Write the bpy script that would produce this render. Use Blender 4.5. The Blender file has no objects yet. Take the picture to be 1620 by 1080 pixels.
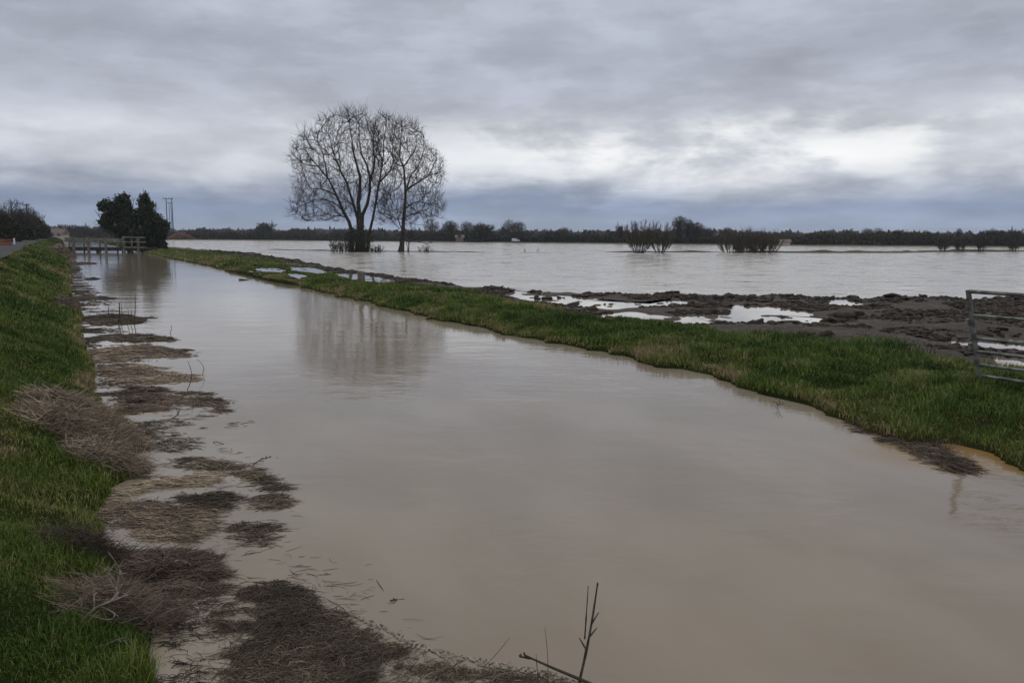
import bpy, math, random
import numpy as np
from mathutils import Matrix, Vector
random.seed(7); RNG = np.random.default_rng(7)
PI = math.pi
scene = bpy.context.scene
COL = scene.collection

# ------------------------------------------------------------------ camera
F, PITCH, ROLL, EYE = 1250.0, math.atan(166/1250), math.radians(0.3), 2.2
cam = bpy.data.cameras.new("camera"); camo = bpy.data.objects.new("camera", cam); COL.objects.link(camo)
cam.sensor_width = 36; cam.lens = F/1620*36; cam.clip_start = 0.05; cam.clip_end = 12000
camo.matrix_world = Matrix.Translation((0, 0, EYE)) @ Matrix.Rotation(PI/2-PITCH, 4, 'X') @ Matrix.Rotation(ROLL, 4, 'Z')
scene.camera = camo

# ------------------------------------------------------------------ node helper
class NT:
    def __init__(s, tree): s.t = tree; s.n = tree.nodes; s.l = tree.links
    def new(s, typ, **kw):
        n = s.n.new(typ)
        for k, v in kw.items():
            if k.startswith('i_'):
                key = k[2:]; key = int(key) if key.isdigit() else key.replace('_', ' ')
                s.put(n.inputs[key], v)
            else: setattr(n, k, v)
        return n
    def put(s, sock, v):
        if isinstance(v, bpy.types.NodeSocket): s.l.new(v, sock)
        else: sock.default_value = v
    def math(s, op, a, b=0.0, c=0.0, clamp=False):
        n = s.n.new('ShaderNodeMath'); n.operation = op; n.use_clamp = clamp
        s.put(n.inputs[0], a); s.put(n.inputs[1], b)
        if op in ('MULTIPLY_ADD',): s.put(n.inputs[2], c)
        return n.outputs[0]
    def ss(s, v, a, b, lo=0.0, hi=1.0):
        n = s.n.new('ShaderNodeMapRange'); n.interpolation_type = 'SMOOTHSTEP'
        s.put(n.inputs[0], v); n.inputs[1].default_value = a; n.inputs[2].default_value = b
        n.inputs[3].default_value = lo; n.inputs[4].default_value = hi
        return n.outputs[0]
    def mix(s, f, a, b, blend='MIX'):
        n = s.n.new('ShaderNodeMix'); n.data_type = 'RGBA'; n.blend_type = blend
        s.put(n.inputs[0], f); s.put(n.inputs[6], col(a)); s.put(n.inputs[7], col(b))
        return n.outputs[2]
    def comb(s, x, y, z):
        n = s.n.new('ShaderNodeCombineXYZ'); s.put(n.inputs[0], x); s.put(n.inputs[1], y); s.put(n.inputs[2], z); return n.outputs[0]
    def noise(s, vec, scale, detail=4, rough=.55, dist=0.0):
        n = s.n.new('ShaderNodeTexNoise'); s.put(n.inputs['Vector'], vec); n.inputs['Scale'].default_value = scale
        n.inputs['Detail'].default_value = detail; n.inputs['Roughness'].default_value = rough; n.inputs['Distortion'].default_value = dist
        return n.outputs[0]
    def ramp(s, f, stops, interp='LINEAR'):
        n = s.n.new('ShaderNodeValToRGB'); n.color_ramp.interpolation = interp; s.put(n.inputs[0], f)
        e = n.color_ramp.elements
        while len(e) < len(stops): e.new(0.5)
        for i, (p, c) in enumerate(stops): e[i].position = p; e[i].color = col(c)
        return n.outputs[0]
def col(c):
    if isinstance(c, bpy.types.NodeSocket): return c
    return (c[0], c[1], c[2], 1.0)
def srgb(r, g, b):
    f = lambda v: (v/255/12.92) if v/255 <= .04045 else ((v/255+.055)/1.055)**2.4
    return (f(r), f(g), f(b))

# ------------------------------------------------------------------ world: hazy sky behind a full deck of cloud
SUN_EL, SUN_AZ = math.radians(66), math.radians(22)
world = bpy.data.worlds.new("World"); scene.world = world; world.use_nodes = True
w = NT(world.node_tree); w.n.clear()
tc = w.new('ShaderNodeTexCoord').outputs['Generated']
sep = w.new('ShaderNodeSeparateXYZ', i_0=tc)
X, Y, Z = sep.outputs
sky = w.new('ShaderNodeTexSky', sky_type='NISHITA', sun_disc=False)
sky.sun_elevation = SUN_EL; sky.sun_rotation = SUN_AZ
skyc = w.new('ShaderNodeVectorMath', operation='SCALE', i_0=sky.outputs[0]); skyc.inputs[3].default_value = 0.1
az = w.math('ARCTAN2', X, Y)
zc = w.math('MAXIMUM', Z, 0.0)
den = w.math('ADD', zc, 0.20)
pv = w.comb(w.math('DIVIDE', X, den), w.math('DIVIDE', Y, den), 3.1)
n1 = w.noise(pv, 1.7, 5, .52, .15)          # big cloud masses
n2 = w.noise(w.comb(w.math('MULTIPLY', az, 7.0), w.math('MULTIPLY', Z, 17.0), 5.2), 1.0, 7, .56, .15)            # ragged detail
av = w.comb(w.math('MULTIPLY', az, 3.0), w.math('MULTIPLY', Z, 13.0), 1.7)
n3 = w.noise(av, 1.0, 5, .55, .3)            # horizontal streaks
warp = w.math('MULTIPLY_ADD', w.math('SUBTRACT', n3, .5), .09, 0.0)
zz = w.math('ADD', w.math('ADD', Z, warp), w.math('MULTIPLY', w.math('SUBTRACT', n2, .5), .035))
# elevation structure of the cloud deck
S = 1/.95
body = w.ramp(w.math('MULTIPLY', zz, S), [
    (0.0, srgb(150, 163, 186)), (.035*S, srgb(126, 140, 166)), (.052*S, srgb(150, 158, 176)), (.075*S, srgb(190, 194, 203)),
    (.11*S, srgb(189, 192, 200)), (.15*S, srgb(166, 170, 181)), (.22*S, srgb(157, 162, 174)), (.34*S, srgb(169, 173, 183)), (.6*S, srgb(194, 195, 199)), (1.0, srgb(236, 236, 237))])
# light and dark clumps
cl = w.math('ADD', w.math('MULTIPLY', w.math('SUBTRACT', n1, .5), 1.5), w.math('MULTIPLY', w.math('SUBTRACT', n2, .5), .95))
n4 = w.noise(w.comb(w.math('MULTIPLY', az, 15.0), w.math('MULTIPLY', Z, 60.0), 9.2), 1.0, 6, .6, .1)
cl = w.math('ADD', cl, w.math('MULTIPLY', w.math('SUBTRACT', n3, .5), .7))
cl = w.math('ADD', cl, w.math('MULTIPLY', w.math('SUBTRACT', n4, .5), .42))
e1 = w.ss(w.math('ADD', n2, w.math('MULTIPLY', w.math('SUBTRACT', n4, .5), .35)), .49, .56)
e2 = w.ss(w.math('ADD', n1, w.math('MULTIPLY', w.math('SUBTRACT', n4, .5), .30)), .50, .60)
cl = w.math('ADD', cl, w.math('MULTIPLY', w.math('SUBTRACT', w.math('ADD', e1, e2), 1.0), .075))
gain = w.math('ADD', 1.07, w.math('MULTIPLY', cl, .50))
gain = w.math('MAXIMUM', gain, .5)
body = w.new('ShaderNodeVectorMath', operation='SCALE', i_0=body); w.put(body.inputs[3], gain); body = body.outputs[0]
# thin bright break in the clouds towards the right
da = w.math('DIVIDE', w.math('SUBTRACT', az, .27), .40)
dz = w.math('DIVIDE', w.math('SUBTRACT', zz, .105), .034)
g = w.math('EXPONENT', w.math('MULTIPLY', w.math('ADD', w.math('MULTIPLY', da, da), w.math('MULTIPLY', dz, dz)), -1.0))
br = w.math('MULTIPLY', g, w.ss(w.math('ADD', w.math('MULTIPLY', n2, .75), w.math('ADD', w.math('MULTIPLY', n3, .30), w.math('MULTIPLY', n4, .12))), .48, .66))
cloud = w.mix(w.math('MULTIPLY', br, .85, clamp=True), body, srgb(252, 252, 250))
final = w.mix(w.math('SUBTRACT', 1.0, w.math('MULTIPLY', n1, .06)), skyc.outputs[0], cloud)
bg = w.new('ShaderNodeBackground', i_Color=final, i_Strength=1.0)
w.l.new(bg.outputs[0], w.new('ShaderNodeOutputWorld').inputs[0])
world.cycles.sampling_method = 'AUTOMATIC'

# ------------------------------------------------------------------ sun through cloud
sun = bpy.data.lights.new("sun", 'SUN'); sun.energy = 0.5; sun.angle = math.radians(50); sun.color = (1, .97, .93)
suno = bpy.data.objects.new("sun", sun); COL.objects.link(suno)
sd = Vector((math.sin(SUN_AZ)*math.cos(SUN_EL), math.cos(SUN_AZ)*math.cos(SUN_EL), math.sin(SUN_EL)))
suno.rotation_euler = sd.to_track_quat('Z', 'Y').to_euler(); suno.location = sd*300

scene.view_settings.view_transform = 'Standard'; scene.view_settings.look = 'None'
scene.view_settings.exposure = 0.20; scene.view_settings.gamma = 1.0
scene.cycles.max_bounces = 5; scene.cycles.diffuse_bounces = 2; scene.cycles.glossy_bounces = 3
scene.cycles.transparent_max_bounces = 4; scene.cycles.volume_bounces = 0

# ------------------------------------------------------------------ survey: photo bearings -> ground coordinates
def ray(px, py):
    x = px-810; y = 540-py; c, s = math.cos(ROLL), math.sin(ROLL)
    x, y = x*c-y*s, x*s+y*c
    return (x, F*math.cos(PITCH)+y*math.sin(PITCH), -F*math.sin(PITCH)+y*math.cos(PITCH))
def g(px, py, z=0.0):
    r = ray(px, py); k = (EYE-z)/-r[2]; return (r[0]*k, r[1]*k)
def at(px, py, Y):
    r = ray(px, py); k = Y/r[1]; return (r[0]*k, Y, EYE+r[2]*k)
A = math.radians(29.5); SA, CA = math.sin(A), math.cos(A)
def st(x, y): return -x*SA+y*CA, x*CA+y*SA
def xy(s, t): return -s*SA+t*CA, s*CA+t*SA

# ------------------------------------------------------------------ numpy noise
def _h(i, j, sd):
    v = np.sin(i*127.1+j*311.7+sd*74.7)*43758.5453
    return v-np.floor(v)
def vn(x, y, sd=0):
    x = np.asarray(x, float); y = np.asarray(y, float)
    i = np.floor(x); j = np.floor(y); fx = x-i; fy = y-j
    fx = fx*fx*(3-2*fx); fy = fy*fy*(3-2*fy)
    a = _h(i, j, sd); b = _h(i+1, j, sd); c = _h(i, j+1, sd); d = _h(i+1, j+1, sd)
    return (a*(1-fx)+b*fx)*(1-fy)+(c*(1-fx)+d*fx)*fy
def fbm(x, y, sd=0, o=4):
    r = 0; a = .5
    for k in range(o): r = r+a*vn(np.asarray(x)*2**k, np.asarray(y)*2**k, sd+k*3.3); a *= .5
    return r
def sstep(x, a, b):
    u = np.clip((x-a)/(b-a), 0, 1); return u*u*(3-2*u)
def inpoly(x, y, P):
    x = np.asarray(x); r = np.zeros(x.shape, bool); n = len(P)
    for k in range(n):
        (x1, y1), (x2, y2) = P[k], P[(k+1) % n]
        c = ((y1 > y) != (y2 > y)) & (x < (x2-x1)*(y-y1)/((y2-y1) if y2 != y1 else 1e-9)+x1); r ^= c
    return r
def pdist(x, y, P):
    d = np.full(np.shape(x), 1e9); n = len(P)
    for k in range(n):
        (x1, y1), (x2, y2) = P[k], P[(k+1) % n]; dx, dy = x2-x1, y2-y1
        u = np.clip(((x-x1)*dx+(y-y1)*dy)/(dx*dx+dy*dy+1e-9), 0, 1)
        d = np.minimum(d, np.hypot(x-x1-u*dx, y-y1-u*dy))
    return np.where(inpoly(x, y, P), -d, d)

# ------------------------------------------------------------------ mesh helpers
def mesh(name, V, faces=(), quads=None, tris=None, tint=None, smooth=False):
    me = bpy.data.meshes.new(name); V = np.asarray(V, np.float32)
    parts = []
    if quads is not None and len(quads): parts.append(np.asarray(quads, np.int32))
    if tris is not None and len(tris): parts.append(np.asarray(tris, np.int32))
    if parts:
        me.vertices.add(len(V)); me.vertices.foreach_set('co', V.ravel())
        tot = np.concatenate([np.full(len(p), p.shape[1], np.int32) for p in parts])
        loops = np.concatenate([p.ravel() for p in parts]); start = np.concatenate([[0], np.cumsum(tot)[:-1]]).astype(np.int32)
        me.loops.add(len(loops)); me.loops.foreach_set('vertex_index', loops)
        me.polygons.add(len(tot)); me.polygons.foreach_set('loop_start', start); me.polygons.foreach_set('loop_total', tot)
        me.update(calc_edges=True)
    else: me.from_pydata([tuple(map(float, v)) for v in V], [], [tuple(f) for f in faces]); me.update()
    if tint is not None:
        a = me.attributes.new('tint', 'FLOAT', 'POINT'); a.data.foreach_set('value', np.asarray(tint, np.float32))
    if smooth: me.polygons.foreach_set('use_smooth', np.ones(len(me.polygons), bool))
    return me
def obj(name, me, mat, parent=None, loc=None):
    o = bpy.data.objects.new(name, me); COL.objects.link(o)
    if mat and not me.materials: me.materials.append(mat)
    if parent: o.parent = parent
    if loc: o.location = loc
    return o
def tag(o, label=None, cat=None, group=None, kind=None):
    if label: o['label'] = label
    if cat: o['category'] = cat
    if group: o['group'] = group
    if kind: o['kind'] = kind
    return o
def thing(name, loc, label, cat, group=None, rz=0.0, sc=None):
    o = bpy.data.objects.new(name, None); COL.objects.link(o); o.location = loc; o.rotation_euler = (0, 0, rz); o.empty_display_size = .3
    if sc: o.scale = sc if hasattr(sc, '__len__') else (sc,)*3
    return tag(o, label, cat, group)
def dup(root, loc, label, group=None, rz=0.0, sc=None, cat=None):
    r = root.copy(); COL.objects.link(r); r.location = loc; r.rotation_euler = (0, 0, rz)
    if sc: r.scale = sc if hasattr(sc, '__len__') else (sc,)*3
    r['label'] = label
    if cat: r['category'] = cat
    if group: r['group'] = group
    elif 'group' in r: del r['group']
    for ch in list(root.children): c = ch.copy(); COL.objects.link(c); c.parent = r
    return r
class MB:
    """boxes and bars collected into one mesh"""
    def __init__(s): s.v = []; s.f = []
    def bar(s, a, b, w, h=None, up=(0, 0, 1)):
        a = Vector(a); b = Vector(b); h = h or w; d = (b-a).normalized(); up = Vector(up)
        if abs(d.dot(up)) > .95: up = Vector((1, 0, 0)) if abs(d.x) < .9 else Vector((0, 1, 0))
        r = d.cross(up).normalized(); u = r.cross(d).normalized(); n = len(s.v); ch = min(w, h)*.12
        for p in (a, b):
            for (i, j) in ((-w/2+ch, -h/2), (w/2-ch, -h/2), (w/2, -h/2+ch), (w/2, h/2-ch), (w/2-ch, h/2), (-w/2+ch, h/2), (-w/2, h/2-ch), (-w/2, -h/2+ch)):
                s.v.append(tuple(p+r*i+u*j))
        for k in range(8): s.f.append((n+k, n+(k+1) % 8, n+8+(k+1) % 8, n+8+k))
        s.f.append(tuple(n+k for k in range(7, -1, -1))); s.f.append(tuple(n+8+k for k in range(8)))
        return s
    def tube(s, pts, rad, sides=10):
        V, Q = tubes(np.array([pts], float), np.array([[rad]*len(pts)] if not hasattr(rad, '__len__') else [rad], float), sides)
        n = len(s.v); s.v += [tuple(v) for v in V]; s.f += [tuple(int(i)+n for i in q) for q in Q]
        m = len(pts); s.f.append(tuple(n+k for k in range(sides-1, -1, -1))); s.f.append(tuple(n+(m-1)*sides+k for k in range(sides)))
        return s
    def build(s, name, mat, parent=None): return obj(name, mesh(name, s.v, s.f), mat, parent)
def tubes(P, R, sides=3):
    """P (N,K,3) polylines, R (N,K) radii -> verts, quads"""
    N, K, _ = P.shape
    T = np.gradient(P, axis=1); T /= np.linalg.norm(T, axis=2, keepdims=True)+1e-9
    ref = np.where(np.abs(T[..., 2:3]) > .8, np.array([1., 0, 0]), np.array([0, 0, 1.]))
    ref = np.repeat(ref[:, :1], K, 1)
    U = np.cross(T, ref); U /= np.linalg.norm(U, axis=2, keepdims=True)+1e-9; W = np.cross(T, U)
    a = np.arange(sides)*2*PI/sides
    V = P[:, :, None]+R[:, :, None, None]*(U[:, :, None]*np.cos(a)[None, None, :, None]+W[:, :, None]*np.sin(a)[None, None, :, None])
    idx = np.arange(N*K*sides).reshape(N, K, sides); nx = np.roll(idx, -1, axis=2)
    Q = np.stack([idx[:, :-1], nx[:, :-1], nx[:, 1:], idx[:, 1:]], -1).reshape(-1, 4)
    return V.reshape(-1, 3), Q
def blades(P, hgt, wid, lean, ang=None, bend=.5):
    """grass blades: P (N,3) roots"""
    N = len(P); a = RNG.uniform(0, 2*PI, N) if ang is None else ang; la = RNG.uniform(0, 2*PI, N)
    side = np.stack([np.cos(a), np.sin(a), 0*a], -1)*wid[:, None]/2
    L = np.stack([np.cos(la)*lean, np.sin(la)*lean, 0*la], -1)*hgt[:, None]
    up = np.zeros((N, 3)); up[:, 2] = hgt
    m = P+L*.35+up*.55; tip = P+L+up*(1-bend*np.clip(lean, 0, 1)**1)[:, None]
    V = np.stack([P-side, P+side, m+side*.7, m-side*.7, tip], 1).reshape(-1, 3)
    b = np.arange(N)[:, None]*5
    return V, b+np.array([[0, 1, 2, 3]]), b+np.array([[3, 2, 4]])
def leaves(C, size, flat=0.0):
    """random small rhombic faces centred at C (N,3)"""
    N = len(C); a = RNG.normal(size=(N, 3)); a[:, 2] *= 1-flat; a /= np.linalg.norm(a, axis=1, keepdims=True)
    b = RNG.normal(size=(N, 3)); b -= a*(a*b).sum(1, keepdims=True); b /= np.linalg.norm(b, axis=1, keepdims=True)
    s = np.asarray(size)[:, None] if hasattr(size, '__len__') else size
    V = np.stack([C-a*s, C+b*s*.5, C+a*s, C-b*s*.5], 1).reshape(-1, 3)
    return V, np.arange(N*4).reshape(N, 4)

# ------------------------------------------------------------------ materials
def mat(name, build):
    m = bpy.data.materials.new(name); m.use_nodes = True; t = NT(m.node_tree); t.n.clear()
    out = t.new('ShaderNodeOutputMaterial'); p = t.new('ShaderNodeBsdfPrincipled'); t.l.new(p.outputs[0], out.inputs[0])
    build(t, p); return m
def pos(t): return t.new('ShaderNodeNewGeometry').outputs['Position']
def bump(t, p, h, strength, dist):
    b = t.new('ShaderNodeBump', i_Strength=strength, i_Distance=dist, i_Height=h); t.l.new(b.outputs[0], p.inputs['Normal']); return b
def simple(name, c1, c2, scale=3.0, rough=.8, bmp=.3, bd=.01, spec=.3):
    def f(t, p):
        n = t.noise(pos(t), scale, 5)
        t.put(p.inputs['Base Color'], t.mix(t.ss(n, .35, .65), c1, c2)); p.inputs['Roughness'].default_value = rough
        p.inputs['Specular IOR Level'].default_value = spec
        if bmp: bump(t, p, t.noise(pos(t), scale*5, 4), bmp, bd)
    return mat(name, f)
def tinted(name, stops, rough=.75, scale=.8, spec=.25, amt=.5, transl=0):
    """colour from the per-strand tint attribute, plus patches"""
    def f(t, p):
        a = t.new('ShaderNodeAttribute', attribute_name='tint').outputs['Fac']
        n = t.noise(pos(t), scale, 4)
        v = t.math('ADD', a, t.math('MULTIPLY', t.math('SUBTRACT', n, .5), amt), clamp=True)
        t.put(p.inputs['Base Color'], t.ramp(v, stops)); p.inputs['Roughness'].default_value = rough
        p.inputs['Specular IOR Level'].default_value = spec
        if transl: p.inputs['Transmission Weight'].default_value = 0
    return mat(name, f)
M = {}
M['grass'] = tinted('grass', [(0, (.022, .048, .007)), (.40, (.075, .124, .015)), (.74, (.150, .172, .034)), (1, (.28, .22, .12))], .6, .9, .2, .9)
M['berm_grass'] = tinted('berm_grass', [(0, (.024, .048, .008)), (.44, (.080, .136, .016)), (.76, (.155, .175, .038)), (1, (.28, .21, .12))], .6, .6, .2, .9)
M['straw'] = tinted('straw', [(0, (.024, .017, .013)), (.35, (.110, .074, .057)), (.7, (.235, .178, .128)), (1, (.40, .34, .23))], .7, 2.0, .3, .5)
M['weed'] = tinted('weed', [(0, (.016, .013, .010)), (.5, (.066, .052, .038)), (.85, (.13, .10, .074)), (1, (.26, .21, .15))], .8, 2.0, .2, .5)
M['twig'] = tinted('twig', [(0, (.035, .028, .022)), (1, (.10, .083, .066))], .85, 1.0, .2, .3)
M['far_twig'] = tinted('far_twig', [(0, (.040, .033, .026)), (1, (.10, .082, .062))], .9, .05, .1, .3)
M['bark'] = simple('bark', (.030, .026, .020), (.060, .052, .038), 2.0, .9, .6, .03, .2)
M['evergreen'] = tinted('evergreen', [(0, (.010, .018, .008)), (.6, (.032, .050, .018)), (1, (.07, .065, .036))], .6, .7, .25, .5)
M['ivy'] = tinted('ivy', [(0, (.014, .022, .010)), (1, (.035, .045, .020))], .6, .7, .2, .3)
M['far_leaf'] = tinted('far_leaf', [(0, (.020, .024, .014)), (.6, (.040, .042, .024)), (1, (.085, .072, .045))], .9, .05, .1, .5)
M['hedge'] = tinted('hedge', [(0, (.022, .026, .016)), (.5, (.045, .042, .026)), (1, (.10, .075, .050))], .9, .03, .1, .7)
M['clod'] = simple('clod', (.013, .009, .006), (.048, .032, .021), 5, .8, 1.0, .05, .3)
M['timber'] = simple('weathered_timber', (.09, .085, .07), (.20, .19, .155), 3, .85, .5, .01)
M['timber_dark'] = simple('wet_timber', (.025, .022, .018), (.05, .045, .035), 3, .8, .5, .01)
M['pole_wood'] = simple('pole_wood', (.045, .048, .055), (.08, .085, .09), 2, .8, .2)
M['galv'] = simple('galvanised_steel', (.075, .078, .068), (.20, .215, .195), 9, .6, .4, .004, .5)
M['galv'].node_tree.nodes['Principled BSDF'].inputs['Metallic'].default_value = .35
M['insulator'] = simple('insulator', (.10, .06, .04), (.14, .09, .06), 3, .3, 0)
M['wall_cream'] = simple('render_wall', (.42, .38, .31), (.5, .46, .38), 1, .8, .1)
M['brickwall'] = simple('brick_wall', (.15, .12, .10), (.19, .15, .13), 3, .85, .1)
M['roof'] = simple('roof_tiles', (.10, .075, .065), (.16, .12, .10), 3, .8, .2)
M['dark_glass'] = simple('window_glass', (.02, .022, .025), (.03, .033, .036), 3, .1, 0)
M['white_paint'] = simple('white_paint', (.62, .63, .64), (.7, .71, .72), 3, .4, 0)
M['orange'] = simple('orange_plastic', (.20, .055, .035), (.27, .08, .05), 5, .6, .1)
M['tyre'] = simple('tyre', (.02, .02, .02), (.03, .03, .03), 5, .8, 0)
M['hill'] = simple('hill', (.035, .048, .04), (.06, .07, .055), .01, .95, 0)

def ground_mat(t, p):
    a = t.new('ShaderNodeAttribute', attribute_name='tint').outputs['Fac']        # 0 grass .. 1 mud
    P = pos(t); n = t.noise(P, .8, 5); n2 = t.noise(P, 7.0, 5, .6); n3 = t.noise(P, .13, 3)
    gr = t.mix(t.ss(n, .35, .65), (.012, .020, .006), (.028, .036, .011))
    gr = t.mix(t.ss(n3, .45, .62), gr, (.045, .038, .018))
    mud = t.mix(t.ss(n2, .35, .65), (.015, .010, .006), (.050, .034, .022))
    mud = t.mix(t.ss(n, .45, .7), mud, (.046, .032, .021))
    t.put(p.inputs['Base Color'], t.mix(a, gr, mud))
    t.put(p.inputs['Roughness'], t.ss(n2, .3, .7, .55, .9)); t.put(p.inputs['Specular IOR Level'], t.math('MULTIPLY', a, .35))
    bump(t, p, t.noise(P, 5.0, 7, .7), 1.0, .12)
M['ground'] = mat('ground', ground_mat)
def road_mat(t, p):
    P = pos(t); n = t.noise(P, 60, 3); n2 = t.noise(P, .5, 4)
    t.put(p.inputs['Base Color'], t.mix(t.ss(n2, .3, .7), t.mix(n, (.032, .032, .034), (.055, .055, .056)), (.065, .065, .065)))
    p.inputs['Roughness'].default_value = .95; p.inputs['Specular IOR Level'].default_value = .1; bump(t, p, n, .3, .005)
M['road'] = mat('road', road_mat)
def water_mat(cfg):
    def f(t, p):
        P = pos(t); sp = t.new('ShaderNodeSeparateXYZ', i_0=P)
        n = t.noise(P, .25, 4); n2 = t.noise(t.comb(t.math('MULTIPLY', sp.outputs[0], .25), sp.outputs[1], 0.0), 1.1, 3)
        c = t.mix(t.ss(n, .3, .7), cfg['c1'], cfg['c2'])
        if cfg.get('silt'):
            al = t.math('ADD', t.math('MULTIPLY', sp.outputs[0], -SA), t.math('MULTIPLY', sp.outputs[1], CA)); ac = t.math('ADD', t.math('MULTIPLY', sp.outputs[0], CA), t.math('MULTIPLY', sp.outputs[1], SA))
            sl = t.noise(t.comb(t.math('MULTIPLY', al, .5), ac, 0.0), .8, 5, .5, .3); c = t.mix(t.ss(sl, .38, .66), c, cfg['silt'])
        if cfg.get('ochre'):
            for (ox, oy, rx, ry) in cfg['ochre']:
                dx = t.math('DIVIDE', t.math('SUBTRACT', sp.outputs[0], ox), rx); dy = t.math('DIVIDE', t.math('SUBTRACT', sp.outputs[1], oy), ry)
                d = t.math('ADD', t.math('MULTIPLY', dx, dx), t.math('MULTIPLY', dy, dy))
                c = t.mix(t.math('MULTIPLY', t.ss(t.math('ADD', d, t.math('MULTIPLY', n2, .4)), 1.3, .5), .75), c, (.20, .115, .03))
        t.put(p.inputs['Base Color'], c)
        p.inputs['IOR'].default_value = 1.333; p.inputs['Specular IOR Level'].default_value = .5
        p.inputs['Roughness'].default_value = cfg['rough']
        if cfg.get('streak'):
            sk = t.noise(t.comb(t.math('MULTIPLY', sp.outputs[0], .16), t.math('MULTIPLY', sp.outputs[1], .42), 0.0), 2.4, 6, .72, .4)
            t.put(p.inputs['Roughness'], t.ss(sk, .38, .62, .05, .38)); c = t.mix(t.ss(sk, .4, .6), cfg['c1'], (.40, .375, .335)); t.put(p.inputs['Base Color'], c)  # pale streaks in the base colour paint in the silvery sheen of ripples
        v = t.comb(t.math('MULTIPLY', sp.outputs[0], cfg.get('sx', .45)), sp.outputs[1], 0.0)
        w1 = t.noise(v, cfg['f1'], 3, .5, .3); w2 = t.noise(v, cfg['f2'], 3, .55, .5)
        gust = t.ss(t.noise(P, .12, 3), .35, .7, cfg.get('gmin', .35), 1.0)
        h = t.math('ADD', t.math('MULTIPLY', w1, cfg['a1']), t.math('MULTIPLY', w2, cfg['a2']))
        bump(t, p, t.math('MULTIPLY', h, gust), 1.0, 1.0)
    return mat(cfg['name'], f)
M['channel'] = water_mat(dict(name='muddy_channel_water', c1=(.178, .147, .110), c2=(.200, .166, .125), rough=.05, f1=1.5, a1=.012, f2=7, a2=.0036,
    silt=(.220, .183, .138), ochre=[(*g(1590, 722), 1.7, .75), (*g(235, 650), .35, .28)], sx=.5))
M['flood'] = water_mat(dict(name='flood_water', c1=(.29, .262, .222), c2=(.33, .30, .26), rough=.18, f1=.8, a1=.07, f2=2.6, a2=.026, sx=.4, gmin=.25, streak=1))
M['puddle'] = water_mat(dict(name='puddle_water', c1=(.16, .135, .11), c2=(.19, .16, .13), rough=.02, f1=2.0, a1=.0008, f2=12, a2=.0001))

# ------------------------------------------------------------------ survey lines along the channel: s along it, t across it
def line(px, z=0.0, ext=()):
    a = sorted([st(*g(x, y, z)) for x, y in px]+list(ext)); a = np.array(a)
    return lambda s: np.interp(s, a[:, 0], a[:, 1])
tL0 = line([(104, 400), (108, 425), (108, 450), (118, 480), (125, 510), (135, 540), (140, 570), (152, 610), (158, 640), (200, 700), (195, 760), (138, 800), (138, 860), (150, 900), (215, 1000), (250, 1080)], 0, [(-30, .3), (0, .3), (330, .3)])
tR0 = line([(255, 405), (300, 415), (400, 437), (500, 460), (600, 485), (700, 510), (800, 530), (950, 560), (1100, 590), (1250, 640), (1400, 690), (1500, 703), (1620, 740)], 0, [(-30, 8.2), (0, 8.2), (330, 8.9)])
tG0 = line([(400, 408), (500, 425), (620, 447), (700, 455), (800, 475), (930, 500), (1000, 510), (1200, 530), (1400, 545), (1540, 565), (1620, 575)], .15, [(-30, 15), (0, 14.5), (130, 13), (330, 12)])
tF0 = line([(330, 395), (420, 402), (500, 413), (560, 425), (640, 437), (730, 448), (850, 460), (1000, 466), (1200, 470), (1400, 472), (1620, 473)], 0, [(-30, 60), (5, 52), (218, 15), (330, 15)])
tL = lambda s: tL0(s)+.16*(vn(s*1.3, 0*s, 5)-.5)+.14*(vn(s*3.7, 0*s, 7)-.5)+.2*(vn(s*.25, 0*s, 6)-.5)
tR = lambda s: tR0(s)+.28*(vn(s*1.1, 0*s, 8)-.5)+.25*(vn(s*3.1, 0*s, 10)-.5)+.4*(vn(s*.2, 0*s, 9)-.5)
tG = lambda s, t=0: tG0(s)+1.2*(vn(s*.5, 0*s, 11)-.5)
tF = lambda s: tF0(s)+1.0*(vn(s*.35, 0*s, 13)-.5)+.5*(vn(s*1.5, 0*s, 14)-.5)
PZ = .055
PZS = [.055, .059, .063, .057, .061, .066, .200, .204, .208, .212]
PUD = [[(933, 501), (977, 497), (1002, 495), (1059, 501), (1089, 499), (1158, 501), (1132, 510), (1063, 512), (1002, 506), (942, 503)],
       [(1123, 499), (1158, 497), (1158, 486), (1180, 488), (1219, 488), (1279, 495), (1283, 501), (1322, 501), (1348, 510), (1318, 512), (1219, 507), (1154, 508)],
       [(804, 467), (830, 465), (882, 469), (942, 473), (1002, 477.5), (1072, 473), (1093, 480), (1002, 484), (959, 486), (925, 484), (864, 478), (812, 472)],
       [(1492, 543), (1521, 541), (1700, 552), (1700, 558), (1547, 549)],
       [(1579, 568), (1700, 576), (1700, 590), (1590, 579)],
       [(1310, 476), (1340, 474), (1365, 482), (1320, 483)],
       [(405, 425), (430, 424), (455, 427.5), (450, 431), (410, 429)],
       [(461, 423.5), (500, 425), (518, 430), (505, 432), (465, 428)],
       [(453, 434), (475, 434), (490, 438), (470, 440)],
       [(527, 435), (570, 434), (630, 444), (600, 446), (560, 442)]]
PUD = [[(sum(q[0] for q in p)/len(p)+(x-sum(q[0] for q in p)/len(p))*1.06, sum(q[1] for q in p)/len(p)+(y-sum(q[1] for q in p)/len(p))*1.35) for x, y in p] for p in PUD]
PUDW = [[g(x, y, z_) for x, y in p] for p, z_ in zip(PUD, PZS)]
def pudmask(x, y):
    m = np.zeros(np.shape(x))
    for p in PUDW:
        sc = max(.12, .012*p[0][1])
        d = pdist(x, y, p)+(fbm(x*1.7, y*1.7, 31, 3)-.45)*sc*1.6
        m = np.maximum(m, 1-sstep(d, -sc*.6, sc*.6))
    return m
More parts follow.
